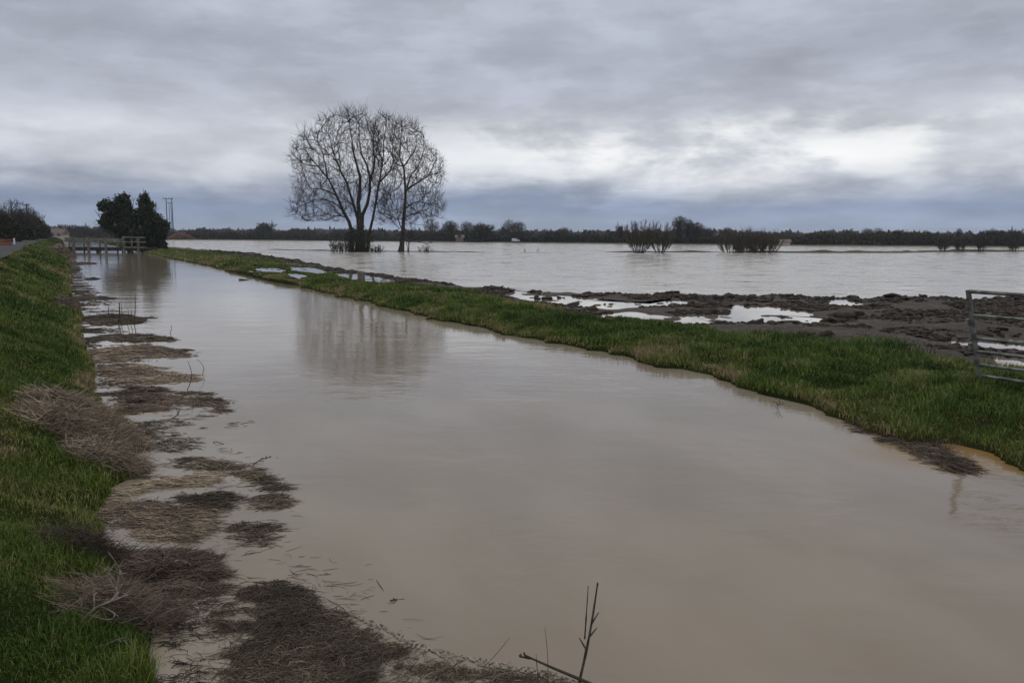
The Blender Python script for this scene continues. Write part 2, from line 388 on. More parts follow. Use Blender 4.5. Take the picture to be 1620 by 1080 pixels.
def flat(x, y, z):
    wf = np.zeros(np.shape(x))
    for p, pz in zip(PUDW, PZS):
        Yc = np.mean([q[1] for q in p]); fr = max(.5, .055*Yc); d = pdist(x, y, p); w_ = (1-sstep(d, 0, fr))*.9; z = z*(1-w_)+(pz+.018)*w_; wf = np.maximum(wf, w_)
        m = 1-sstep(d+(fbm(x*1.7, y*1.7, 31, 3)-.45)*.25, -.10, .10); z = z*(1-m)+m*np.minimum(z, pz-.09+(np.maximum(0, fbm(x*2.3, y*2.3, 41, 4)-.58))*1.5)
    return z, wf
def height(s, t, detail=True):
    s = np.asarray(s, float); t = np.asarray(t, float); L, R, G, Fd = tL(s), tR(s), tG(s), tF(s)
    x, y = xy(s, t)
    d = L-t
    bank = np.where(d < 0, np.maximum(-.5, d*1.2), np.minimum(1.25, .05*sstep(d, 0, .1)+d*.47))
    bank = bank+np.where(d > 0, (fbm(x*.9, y*.9, 2)-.47)*.16*sstep(d, .05, .5)*(1-sstep(t*-1, 1.7, 2.2)), 0)
    e = t-R; wdt = np.maximum(G-R, 1.0)
    up = .17*sstep(e, .0, 1.3)+.05*sstep(e, -.03, .1); down = .13*sstep(e/wdt, .55, 1.0)
    berm = up-down+(fbm(x*.8, y*.8, 4)-.47)*.22*sstep(e, 0, .6)
    clod = (fbm(x*1.2, y*1.2, 21, 5)-.47)*.20+(np.abs(vn(x*3.1, y*3.1, 23)-.5))*.06+(fbm(x*5, y*5, 25, 3)-.44)*.07
    mudk = sstep((t-G), -.3, .6)
    edge = 1-sstep(t-Fd, -2.2, .4)
    berm = berm+mudk*clod*edge
    berm = berm*edge+(-.45)*(1-edge)+.02*edge
    berm, _ = flat(x, y, berm)
    land = np.where(e > -.4, np.where(e < -.05, np.maximum(-.5, e*1.2), berm), -.5)
    z = np.where(t < (L+R)/2, bank, np.maximum(land, -.5))
    far = sstep(s, 300, 330)
    return z
# ---- ground strip along the channel
sv = list(np.arange(-28, 0, .5)); v = 0.0
while v < 335: sv.append(v); v += max(.10, .0105*v)
sv = np.array(sv)
tv = np.concatenate([np.arange(-40, -6, 2.0), np.arange(-6, -2.4, .45), np.arange(-2.4, 1.2, .09), np.arange(1.2, 7.2, .6), np.arange(7.2, 18, .10), np.arange(18, 34, .2), np.arange(34, 64, 1.2)])
SS, TT = np.meshgrid(sv, tv, indexing='ij')
ZZ = height(SS, TT); XX, YY = xy(SS, TT)
mudm = sstep(TT-tG(SS)+(fbm(XX*.9, YY*.9, 51)-.47)*2.2, -.4, .4)
trk = np.exp(-((TT-tR(SS)-2.1)/.5)**2)*.0
ns, nt = SS.shape; idx = np.arange(ns*nt).reshape(ns, nt)
Q = np.stack([idx[:-1, :-1], idx[:-1, 1:], idx[1:, 1:], idx[1:, :-1]], -1).reshape(-1, 4)
o = obj('ground', mesh('ground', np.stack([XX, YY, ZZ], -1).reshape(-1, 3), quads=Q[:, ::-1], tint=np.clip(mudm, 0, 1).ravel(), smooth=True), M['ground']); tag(o, kind='structure')
# ---- broad plain under the floods, reaching the horizon
V = []; 
for r in (0, 60, 300, 1200, 5000):
    for k in range(32): V.append((r*math.cos(k*PI/16), r*math.sin(k*PI/16), -.7))
Fc = [(i*32+k, i*32+(k+1) % 32, (i+1)*32+(k+1) % 32, (i+1)*32+k) for i in range(4) for k in range(32)]
tag(obj('plain', mesh('plain', V, Fc), M['ground']), kind='structure')
# ---- waters
def strip(ss, ta, tb, n, z):
    S2, K = np.meshgrid(ss, np.linspace(0, 1, n), indexing='ij'); a = ta(ss)[:, None]; b = tb(ss)[:, None]
    T2 = a+(b-a)*K; x, y = xy(S2, T2); i = np.arange(x.size).reshape(x.shape)
    q = np.stack([i[:-1, :-1], i[1:, :-1], i[1:, 1:], i[:-1, 1:]], -1).reshape(-1, 4)
    return mesh('w', np.stack([x, y, 0*x+z], -1).reshape(-1, 3), quads=q[:, ::-1])
ss = np.concatenate([np.arange(-28, 60, 2.), np.arange(60, 336, 8.)])
mid = lambda s: tR0(s)+1.6
tag(obj('channel_water', strip(ss, lambda s: tL0(s)-.7, mid, 4, 0.0), M['channel']), kind='structure')
fw = [xy(s, tF0(s)-3.0) for s in ss]
SHORE = [(-900, 520), (-420, 420), (-260, 360), (-165, 350), (-42, 305), (19, 262), (83, 223), (141, 219), (260, 212), (700, 190)]
poly = [(x, y, 0.0) for x, y in fw]+[(x, y+6, 0.0) for x, y in SHORE[2:]]+[(700, -40, 0.0)]
tag(obj('flood_water', mesh('flood_water', poly, [tuple(range(len(poly)))]), M['flood']), kind='structure')
# left of the channel, beyond the road, is a shallow flooded meadow too
for p, PZ in zip(PUDW, PZS):
    c = np.mean(np.array(p), 0); ex = [(c[0]+(x-c[0])*1.0+np.sign(x-c[0])*.35, c[1]+(y-c[1])*1.0+np.sign(y-c[1])*.6, PZ) for x, y in p]
    # convex-ish fan around the centre
    V = [(c[0], c[1], PZ)]+ex; n = len(ex)
    me = mesh('puddle', V, [(0, 1+k, 1+(k+1) % n) for k in range(n)])
    me.update(); 
    o = obj('puddle', me, M['puddle']); tag(o, kind='structure')
sq = np.arange(4, 70, 1.5); tag(obj('mud_pools', strip(sq, lambda q: tG0(q)+.8, lambda q: np.maximum(tF0(q)-2.4, tG0(q)+1.0), 3, .036), M['puddle']), kind='structure')
# ---- far fields beyond the flood
def shoreY(x): 
    a = np.array(SHORE); return np.interp(x, a[:, 0], a[:, 1])
xs = np.linspace(-900, 700, 220); rows = [0, 1.5, 4, 10, 30, 80, 200, 500, 1200, 2600]
zr = [-.15, .12, .3, .4, .6, .9, 1.5, 2.0, 2.2, 2.2]
V = []; 
for j, r in enumerate(rows):
    sp = 1+r/500.0
    for x in xs:
        xx = x*sp; V.append((xx, shoreY(x)+r+1.2*(float(vn(x*.2, j*7.7))-.5)*(j < 4), zr[j]+.15*(float(vn(x*.13, r*.1, 3))-.5)*(j > 1)))
nx = len(xs); Fc = [(j*nx+k, j*nx+k+1, (j+1)*nx+k+1, (j+1)*nx+k) for j in range(len(rows)-1) for k in range(nx-1)]
M['farfield'] = simple('far_field', (.040, .038, .022), (.085, .075, .045), .02, .95, 0)
tag(obj('far_field', mesh('far_field', V, Fc), M['farfield']), kind='structure')
# distant low hills
for (hn, r0, hh, sd, az0, az1) in (('hills', 2300, 15, 3, -60, 60),):
    V = []; K = 240
    for k in range(K):
        a = math.radians(az0+(az1-az0)*k/(K-1)); h = hh*(.35+.9*float(fbm(k*.045, 0, sd)))+3*float(vn(k*.9, 0, 6))
        for (dr, dz) in ((0, 0), (120, h*.55), (300, h*.9), (520, h), (900, h*.6)): V.append(((r0+dr)*math.sin(a), (r0+dr)*math.cos(a), dz))
    tag(obj(hn, mesh(hn, V, [(k*5+j, (k+1)*5+j, (k+1)*5+j+1, k*5+j+1) for k in range(K-1) for j in range(4)], smooth=True), M['hill']), kind='structure')
# ---- lane on the left embankment
S2 = np.concatenate([np.arange(-28, 60, 1.5), np.arange(60, 334, 6.)]); V = []
cr = [(-5.6, 0), (-4.7, .03), (-3.85, .045), (-3.0, .03), (-2.1, 0)]
for s_ in S2:
    for (t_, dz) in cr:
        x, y = xy(s_, t_+(.06*(float(vn(s_*.9, t_))-.5))); V.append((x, y, 1.254+dz))
Fc = [(k*5+j, k*5+j+1, (k+1)*5+j+1, (k+1)*5+j) for k in range(len(S2)-1) for j in range(4)]
tag(obj('road', mesh('road', V, Fc), M['road']), kind='structure')

# ---- low field banks standing just out of the flood
def ridge(pts, h, wd, name='field_bank'):
    P = [Vector((*g(*p), 0)) for p in pts]; V = []; cols = 7; rows_ = []
    for a, b in zip(P[:-1], P[1:]):
        n = max(2, int((b-a).length/.6)); rows_ += [a.lerp(b, k/n) for k in range(n)]
    rows_.append(P[-1]); N = len(rows_)
    for k, p in enumerate(rows_):
        endf = min(1, k/6, (N-1-k)/6); hh = h*(.55+.9*float(vn(k*.22, 0, 17)))*max(endf, .05)
        for j in range(cols):
            u = j/(cols-1)*2-1; V.append((p.x, p.y+u*wd*(.8+.4*float(vn(k*.3, j, 3))), -.12+(hh+.12)*(1-u*u)+.05*(float(vn(k*1.3, j*2.1, 5))-.5)))
    Fc = [(k*cols+j, (k+1)*cols+j, (k+1)*cols+j+1, k*cols+j+1) for k in range(N-1) for j in range(cols-1)]
    return tag(obj(name, mesh(name, V, Fc, smooth=True), M['farfield']), kind='structure')
ridge([(418, 394.5), (470, 396), (560, 397.5), (690, 398.5), (782, 399.5)], .12, .5)
ridge([(822, 399.5), (884, 400)], .07, .3)
ridge([(955, 399), (1060, 399), (1150, 399)], .20, .7)
ridge([(1150, 399), (1280, 400), (1420, 400), (1480, 398.5), (1640, 398), (1800, 398.5)], .34, 1.1)

# ================================================================== tree building
def grow(out, p, d, L, r, lev, prm):
    """recursive limb; out[lev] collects (points, radii)"""
    n = prm['n'][lev]; pts = [p]; dirs = [d]; q = p.copy(); dd = d.copy(); step = L/(n-1)
    for k in range(n-1):
        dd = (dd+Vector((random.gauss(0, 1), random.gauss(0, 1), random.gauss(0, 1)))*prm['wob'][lev]+Vector((0, 0, prm['up'][lev]))).normalized()
        q = q+dd*step; pts.append(q.copy()); dirs.append(dd.copy())
    tip = max(prm['rmin'], r*.35)
    rad = [r+(tip-r)*(k/(n-1)) for k in range(n)]
    out.setdefault(lev, []).append((pts, rad))
    if lev+1 < len(prm['n']): sprout(out, pts, rad, dirs, L, lev, prm)
def sprout(out, pts, rad, dirs, L, lev, prm, start=None, cnt=None):
    n = len(pts); cnt = cnt or prm['kids'][lev]; c = max(1, int(round(cnt*random.uniform(.8, 1.2)))); start = prm['start'][lev] if start is None else start
    for i in range(c):
        f = start+(1-start)*(i+random.random())/c; f = min(f, .99); x = f*(n-1); k = int(x); u = x-k; k2 = min(k+1, n-1)
        p = pts[k].lerp(pts[k2], u); d = dirs[k2]
        a = random.uniform(0, 2*PI); perp = d.orthogonal().normalized(); perp = Matrix.Rotation(a, 3, d) @ perp
        ang = math.radians(random.gauss(prm['ang'][lev], 9)); nd = (d*math.cos(ang)+perp*math.sin(ang)).normalized()
        if nd.z < -.25: nd.z *= .3; nd.normalize()
        ln = L*prm['ratio'][lev]*random.uniform(.6, 1.15)*(1.15-.85*(f-start)/(1-start+1e-6)); rr = max(prm['rmin'], (rad[k]+(rad[k2]-rad[k])*u)*prm['rr'][lev])
        grow(out, p, nd, ln, rr, lev+1, prm)
def limbs_mesh(items, sides):
    by = {}
    for pts, rad in items: by.setdefault(len(pts), []).append((pts, rad))
    Vs, Qs, ts, off = [], [], [], 0
    for k, li in by.items():
        P = np.array([[tuple(p) for p in a] for a, _ in li], float); R = np.array([b for _, b in li], float)
        V, Q = tubes(P, R, sides); Vs.append(V); Qs.append(Q+off); off += len(V); ts.append(np.repeat(RNG.uniform(0, 1, len(li)), k*sides))
    return np.concatenate(Vs), np.concatenate(Qs), np.concatenate(ts)
def make_tree_parts(root, out, trunk_levels, tm, cm, extra=None, sides=(8, 3)):
    a = [x for l in trunk_levels for x in out.get(l, [])]; b = [x for l in out if l not in trunk_levels for x in out[l]]
    if a:
        V, Q, t = limbs_mesh(a, sides[0]); obj('trunk', mesh('trunk', V, quads=Q, tint=t, smooth=True), tm, root)
    Vs, Qs, ts = [], [], []; off = 0
    if b: V, Q, t = limbs_mesh(b, sides[1]); Vs.append(V); Qs.append(Q); ts.append(t); off = len(V)
    if b: obj('crown', mesh('crown', V, quads=Q, tint=t), cm, root)
    if extra is not None:
        V, Q, t = extra; obj('foliage', mesh('foliage', V, quads=Q, tint=t), M['ivy'], root)

def fill(P0, R0, sampler, stages, sides=3, up=.25, asc=.8, sprays=0, sl=(.5, 1.1), sr=.011, tipw=.5):
    """twigs reach for points spread through the crown from the nearest older wood"""
    NP = np.concatenate([np.asarray(p)[1:] for p in P0]); ND = np.concatenate([np.diff(np.asarray(p), axis=0) for p in P0]); ND /= np.linalg.norm(ND, axis=1, keepdims=True)+1e-9
    outl = []
    for (cnt, batches, r0, r1, maxl) in stages:
        for b in range(batches):
            T = sampler(cnt//batches); best = np.zeros(len(T), int)
            for i in range(0, len(T), 200):
                D = T[i:i+200, None]-NP[None]; d = np.linalg.norm(D, axis=2); best[i:i+200] = np.argmin(d*(1+asc*np.clip(.25-D[..., 2]/(d+1e-6), 0, 1)+1.1*(1-(D*ND[None]).sum(2)/(d+1e-6)))+.25*d.min(), axis=1)
            A_ = NP[best]; V = T-A_; L = np.linalg.norm(V, axis=1); k = L > .12; A_, V, L, nd = A_[k], V[k], L[k], ND[best][k]
            sc = np.minimum(1, maxl*RNG.uniform(.7, 1.1, len(L))/L); V = V*sc[:, None]; L = L*sc; C = A_+nd*(L*.38)[:, None]+RNG.normal(0, .07, (len(L), 3))*L[:, None]; C[:, 2] -= L*up*.25; E = A_+V; E[:, 2] += L*up*.25
            u = np.linspace(0, 1, 6)[None, :, None]; Q_ = A_[:, None]*(1-u)**2+2*u*(1-u)*C[:, None]+u**2*E[:, None]; Q_[:, 1:5] += RNG.normal(0, .022, (len(L), 4, 3))*L[:, None, None]
            q = RNG.uniform(.7, 1.3, len(L)); R = (r0+(r1-r0)*np.linspace(0, 1, 6)[None])*q[:, None]; outl.append((Q_, R))
            dd = np.diff(Q_, axis=1); dd /= np.linalg.norm(dd, axis=2, keepdims=True)+1e-9; NP = np.concatenate([NP, Q_[:, 1:].reshape(-1, 3)]); ND = np.concatenate([ND, dd.reshape(-1, 3)])
    if sprays:
        n0 = sum(len(np.asarray(p))-1 for p in P0) if tipw > .3 else 0; i = RNG.integers(n0, len(NP), sprays); A_ = NP[i]; D = ND[i]+RNG.normal(0, .42, (sprays, 3)); D[:, 2] += .38; D /= np.linalg.norm(D, axis=1, keepdims=True); L = RNG.uniform(*sl, sprays); u = np.linspace(0, 1, 6)[None, :, None]
        Q_ = A_[:, None]+D[:, None]*(L[:, None, None]*u)+np.array([0, 0, 1.])*(u**2*.18*L[:, None, None]); Q_[:, 1:] += RNG.normal(0, .02, (sprays, 5, 3))*L[:, None, None]; outl.append((Q_, (sr*np.array([1, .95, .85, .75, .65, .5]))[None]*RNG.uniform(.7, 1.3, (sprays, 1))))
    P = np.concatenate([a for a, _ in outl]); R = np.concatenate([b for _, b in outl]); V, Q = tubes(P, R, sides); return V, Q, np.repeat(RNG.uniform(0, 1, len(P)), 6*sides)
def poly_sampler(outline, inv, dep):
    PX = np.array(outline, float); mn, mx = PX.min(0), PX.max(0)
    def f(n):
        m = n*4; x = RNG.uniform(mn[0], mx[0], m); y = RNG.uniform(mn[1], mx[1], m); d = -pdist(x, y, outline); k = d > 4+75*(fbm(x*.020, y*.020, 44, 4)-.36)-RNG.exponential(14, m); x, y, d = x[k][:n], y[k][:n], d[k][:n]
        dp = RNG.uniform(-1, 1, len(x))*dep*np.sqrt(np.clip(np.clip(d, 6, 220)/200, .1, 1)); return np.array([tuple(crop(a, b, 0)-inv+Vector((0, c, 0))) for a, b, c in zip(x, y, dp)])
    return f
# ---- the large ash trees standing in the flood, limbs surveyed on a 110 m range
TY = 110.0
def crop(x, y, dy=0.0): # detail crop of the trees: 4 px per photo px from (420,150)
    p = at(420+x/4, 150+y/4, TY+dy); return Vector(p)
def smooth_poly(P, n):
    P = [Vector(p) for p in P]; d = [0]
    for a, b in zip(P[:-1], P[1:]): d.append(d[-1]+(b-a).length)
    res = []
    for k in range(n):
        x = d[-1]*k/(n-1); i = max(0, min(len(P)-2, next((j for j in range(len(d)-1) if d[j+1] >= x), len(P)-2)))
        u = (x-d[i])/(d[i+1]-d[i]+1e-9); p0 = P[max(i-1, 0)]; p1 = P[i]; p2 = P[i+1]; p3 = P[min(i+2, len(P)-1)]
        res.append(.5*((2*p1)+(p2-p0)*u+(2*p0-5*p1+4*p2-p3)*u*u+(3*p1-p0-3*p2+p3)*u**3))
    return res
ASH = dict(n=[0, 8, 6, 5, 4], wob=[0, .13, .15, .12, .08], up=[0, .10, .09, .08, .07], rmin=.013, kids=[11, 6, 4, 3], start=[.28, .15, .12, .1], ang=[46, 42, 38, 32], ratio=[.39, .52, .60, .85], rr=[.40, .42, .5, .6])
def ash(name, label, base_px, limbs, outline=None, stages=None, spr=0, prm=ASH, mult=1.0):
    bx, by = g(*base_px); root = thing(name, (bx, by, 0), label, 'tree', 'ash trees standing in the flood'); inv = Vector((bx, by, 0)); out = {}
    for (pts, r0, r1, depth, kids, st_) in limbs:
        n = len(pts); P = [crop(x, y+max(0, 560-y)*.02, depth*(k/(n-1))**1.2) for k, (x, y) in enumerate(pts)]
        if pts[0][1] > 960: P[0].z = -.5
        P = smooth_poly(P, 12); P = [p-inv+Vector((random.gauss(0, .04), 0, 0)) for p in P]
        rad = [r0+(r1*.45-r0)*(k/11)**.75 for k in range(12)]
        if pts[0][1] > 960: rad[0] *= 1.5; rad[1] *= 1.12
        dirs = [(P[min(k+1, 11)]-P[max(k-1, 0)]).normalized() for k in range(12)]
        L = sum((b-a).length for a, b in zip(P[:-1], P[1:])); out.setdefault(0, []).append((P, rad))
        if not outline: sprout(out, P, rad, dirs, L*mult, 0, prm, st_, int(kids*1.3))
    if outline:
        V, Q, t = limbs_mesh(out[0], 8); obj('trunk', mesh('trunk', V, quads=Q, tint=t, smooth=True), M['bark'], root)
        V, Q, t = fill([p[3:] for p, _ in out[0]], None, poly_sampler(outline, inv, 3.6), stages, sprays=spr); obj('crown', mesh('crown', V, quads=Q, tint=t), M['twig'], root)
    else: make_tree_parts(root, out, (0, 1), M['bark'], M['twig'])
    return root
random.seed(11)
ash('ash_tree', 'largest bare ash tree, several stems fanning from one base in floodwater, spreading to the left', (568, 398), [
    ([(540, 990), (545, 850), (500, 750), (450, 640), (390, 520), (330, 450), (270, 370), (205, 300)], .36, .05, -2.5, 15, .35),
    ([(575, 990), (590, 820), (560, 720), (520, 570), (455, 430), (420, 330), (395, 190)], .32, .05, 2.0, 13, .42),
    ([(600, 985), (597, 800), (590, 660), (603, 530), (572, 420), (550, 300), (525, 95)], .46, .05, -1.0, 14, .42),
    ([(615, 985), (608, 800), (648, 680), (662, 540), (640, 440), (600, 340), (590, 110)], .40, .05, 1.5, 13, .45),
    ([(662, 540), (690, 430), (680, 300), (700, 140)], .18, .04, 2.0, 9, .2),
    ([(545, 860), (525, 790), (460, 765), (390, 790), (320, 780)], .13, .035, -3.0, 8, .2),
    ([(530, 800), (455, 700), (350, 660), (250, 690), (150, 740)], .14, .03, -1.5, 9, .2),
    ([(450, 640), (370, 600), (290, 590), (200, 520)], .13, .03, 2.5, 8, .15),
    ([(390, 520), (370, 400), (330, 280), (340, 230)], .14, .03, -1.5, 8, .15),
    ([(330, 450), (260, 440), (200, 410), (150, 410)], .09, .025, .5, 6, .1),
    ([(520, 560), (470, 480), (470, 400), (440, 260)], .11, .03, -3, 7, .15),
    ([(590, 640), (640, 560), (660, 480)], .08, .03, -3, 5, .2)],
    [(135, 410), (180, 285), (320, 225), (385, 135), (520, 70), (640, 95), (705, 150), (740, 330), (740, 520), (660, 600), (600, 700), (545, 790), (400, 800), (240, 810), (145, 740), (200, 620), (180, 500)],
    [(200, 4, .062, .028, 4.5), (1000, 6, .028, .015, 2.2), (2600, 5, .016, .010, 1.25)], 8200)
ash('ash_tree', 'slender bare ash stem between the largest ash tree and the single tree', (582, 398), [
    ([(640, 985), (665, 850), (692, 700), (720, 560), (745, 420), (745, 330), (765, 130)], .26, .045, .5, 15, .32),
    ([(720, 560), (780, 490), (810, 420), (800, 320), (830, 170)], .12, .03, -1.5, 9, .2),
    ([(692, 700), (740, 650), (770, 590), (800, 560)], .09, .025, 2.0, 6, .2),
    ([(745, 420), (700, 300), (660, 160)], .10, .03, 1.5, 8, .15)],
    [(650, 210), (720, 110), (800, 125), (845, 220), (845, 450), (805, 620), (740, 760), (680, 760), (680, 400)], [(70, 3, .055, .026, 3.6), (320, 5, .026, .014, 2.0), (900, 5, .015, .009, 1.15)], 2700)
ash('ash_tree', 'single tall bare ash tree on the right of the group, forked limb reaching right', (632, 398), [
    ([(858, 990), (868, 850), (880, 700), (886, 600), (874, 460), (850, 390), (860, 280), (870, 150)], .36, .045, .5, 13, .40),
    ([(890, 605), (960, 555), (1030, 510), (1072, 430), (1090, 360)], .17, .035, -1.0, 10, .2),
    ([(895, 590), (915, 520), (965, 450), (1000, 350), (1000, 240)], .13, .03, 1.5, 9, .2),
    ([(874, 460), (910, 400), (950, 330), (960, 240)], .12, .03, -1.5, 8, .2),
    ([(870, 450), (825, 430), (790, 350), (800, 280)], .10, .03, 1.0, 8, .2),
    ([(884, 720), (950, 680), (1030, 690), (1110, 720)], .11, .03, -1.0, 9, .15),
    ([(876, 780), (930, 760), (1000, 730), (1080, 770)], .08, .03, 1.0, 6, .15),
    ([(865, 850), (840, 790), (835, 740), (810, 690)], .10, .03, -1.0, 7, .3),
    ([(850, 850), (780, 780), (720, 750), (690, 780)], .07, .025, 1.0, 5, .2),
    ([(1030, 510), (1090, 500), (1130, 520)], .08, .025, 1, 5, .2)],
    [(795, 330), (825, 165), (900, 145), (990, 215), (1015, 330), (1080, 350), (1145, 430), (1140, 530), (1095, 640), (1140, 720), (1060, 795), (960, 785), (885, 830), (760, 810), (680, 770), (750, 650), (800, 560), (790, 430)],
    [(140, 4, .055, .026, 4.0), (650, 6, .026, .014, 2.0), (1700, 5, .015, .009, 1.2)], 5600)
SAP = dict(ASH, kids=[7, 4, 3, 0], n=[0, 6, 5, 4], ratio=[.5, .5, .5])
ash('ash_sapling', 'small bare sapling with drooping twigs beside the single ash trunk', (646, 398), [
    ([(905, 990), (908, 930), (915, 860), (925, 820)], .12, .04, 0, 8, .3), ([(908, 930), (960, 930), (1010, 940), (1050, 985)], .06, .025, 0, 6, .2),
    ([(906, 965), (890, 915), (880, 850)], .06, .025, .5, 5, .3)], prm=SAP)['category'] = 'sapling'

# ---- brush and shrubs
def shrub(name, label, cat, loc, w_, h_, stems, prm, group=None, fol=0, ls=.1, mt='far_twig', spread=.9, depth=None, base=.15):
    root = thing(name, loc, label, cat, group); out = {}; depth = depth or w_
    for k in range(stems):
        a = random.uniform(0, 2*PI); rr = random.random()**.5*w_*base; px, py = rr*math.cos(a), rr*math.sin(a)*depth/w_
        tgt = Vector((math.cos(a)*w_*.5*random.uniform(.2, spread), math.sin(a)*depth*.5*random.uniform(.2, spread), h_*random.uniform(.7, 1.0)))
        p = Vector((px, py, -.25)); d = (tgt-p); L = d.length; grow(out, p, d.normalized(), L*.9, prm['r0']*random.uniform(.7, 1.2), 0, prm)
    extra = None
    if fol:
        a = RNG.uniform(0, 2*PI, fol); r = RNG.uniform(0, 1, fol)**.45; zc_ = RNG.uniform(0, 1, fol)
        C = np.stack([np.cos(a)*r*w_*.5*np.sqrt(np.clip(1-(zc_*2-1)**2*.75, .05, 1)), np.sin(a)*r*depth*.5*np.sqrt(np.clip(1-(zc_*2-1)**2*.75, .05, 1)), zc_*h_*(.75+.35*vn(a*1.5, zc_*3, 4))], -1)
        keep = fbm(C[:, 0]*1.2+9, C[:, 2]*1.2+C[:, 1], 7) > .40; C = C[keep]; V, Q = leaves(C, RNG.uniform(ls*.6, ls*1.3, len(C))); extra = (V, Q, np.repeat(RNG.uniform(0, 1, len(C)), 4))
    make_tree_parts(root, out, (0,), M['bark'], M[mt], None, (5, 3))
    if extra: V, Q, t = extra; obj('foliage', mesh('foliage', V, quads=Q, tint=t), M['far_leaf'] if mt == 'far_twig' else M['ivy'], root)
    return root
BR = dict(n=[6, 5, 4], wob=[.14, .2, .2], up=[.04, .03, .02], rmin=.014, kids=[7, 4, 0], start=[.2, .1, .1], ang=[40, 40, 38], ratio=[.45, .5, .5], rr=[.5, .6, .6], r0=.045)
random.seed(3)
x, y = g(538, 399); shrub('brushwood', 'tangled low brush at the left foot of the largest ash tree', 'brush', (x, y+.3, 0), 3.8, 1.9, 26, BR, mt='twig', base=.3)
x, y = g(560, 398.5); shrub('ivy_thicket', 'dark ivy thicket around the trunks of the largest ash tree', 'thicket', (x+.6, y-.3, 0), 4.4, 3.4, 22, BR, mt='twig', fol=2600, ls=.12, base=.3)
x, y = g(595, 399); shrub('brushwood', 'low brush between the slender ash stem and the single ash tree', 'brush', (x, y, 0), 2.6, 1.1, 18, BR, mt='twig', base=.3)
x, y = g(672, 399); shrub('brushwood', 'thin bare twigs poking from the flood right of the sapling', 'brush', (x, y, 0), 3.2, 1.0, 9, BR, mt='twig', base=.35)

# ---- the two dark evergreen bushes by the bridge
def evergreen(label, px, base_y, top_y, wpx, Y, lobes, nleaf):
    x, _, _ = at(px, base_y, Y); sc = Y/F; root = thing('evergreen_bush', (x, Y, .1), label, 'bush', 'dark evergreen bushes beside the timber bridge'); out = {}
    C = []
    for (lx, ly, lr, lz) in lobes:   # px offsets from base centre, y up
        n0 = int(lr*lz*.085)+6
        for k in range(n0):
            dv = Vector((random.gauss(0, 1), random.gauss(0, 1), random.gauss(.15, 1))).normalized(); q = random.random()**.45*random.uniform(.8, 1.08)
            c0 = np.array([lx+dv.x*lr*q, dv.y*lr*.85*q, ly+dv.z*lz*q])*sc; rr = random.uniform(3.0, 7.0)*sc; n = int(nleaf/60*random.uniform(.4, 1.2))
            d = RNG.normal(size=(n, 3))*.52; d[:, 2] *= random.uniform(.7, 1.4); C.append(c0+d*rr)
            if q > .7:
                tip = Vector(c0)+dv*rr*random.uniform(.7, 2.0); b = Vector((lx*sc*.3, 0, 1.0)); grow(out, b, (tip-b).normalized(), (tip-b).length, .06, 0, EV)
    C = np.concatenate(C); keep = (fbm(C[:, 0]*1.1+5, C[:, 2]*1.1+C[:, 1]*.9+11, 9, 3) > .30) & (C[:, 2] > -.2); C = C[keep]
    P = [Vector((0, 0, -.4)), Vector((.05, 0, 1)), Vector((0, 0, 2.2))]; out.setdefault(0, []).append((P, [.22, .18, .12]))
    make_tree_parts(root, out, (0,), M['bark'], M['twig'], None, (6, 3))
    V, Q = leaves(C, RNG.uniform(.09, .19, len(C))); obj('foliage', mesh('foliage', V, quads=Q, tint=np.repeat(RNG.uniform(0, 1, len(C)), 4)), M['evergreen'], root)
    return root
EV = dict(n=[6, 4, 4], wob=[.06, .2, .2], up=[.03, .04, .02], rmin=.014, kids=[8, 4, 0], start=[.5, .2, .1], ang=[35, 38, 38], ratio=[.22, .5, .5], rr=[.3, .6, .6])
random.seed(21)
evergreen('dark evergreen bush with loose leaning crown behind the right end of the timber bridge', 204, 400, 312, 60, 103, [(-14, 62, 20, 20), (-24, 46, 17, 15), (-3, 70, 13, 16), (3, 44, 17, 24), (8, 20, 20, 20), (12, 52, 11, 13), (-32, 68, 8, 8), (-36, 44, 6, 5)], 26000)
evergreen('taller denser dark evergreen bush with pointed top on the grass bank right of the bridge', 238, 400, 312, 56, 101, [(-2, 52, 14, 28), (10, 42, 13, 20), (-3, 24, 24, 24), (17, 28, 10, 16), (5, 12, 22, 13), (-4, 74, 6, 13), (22, 38, 6, 8)], 28000)

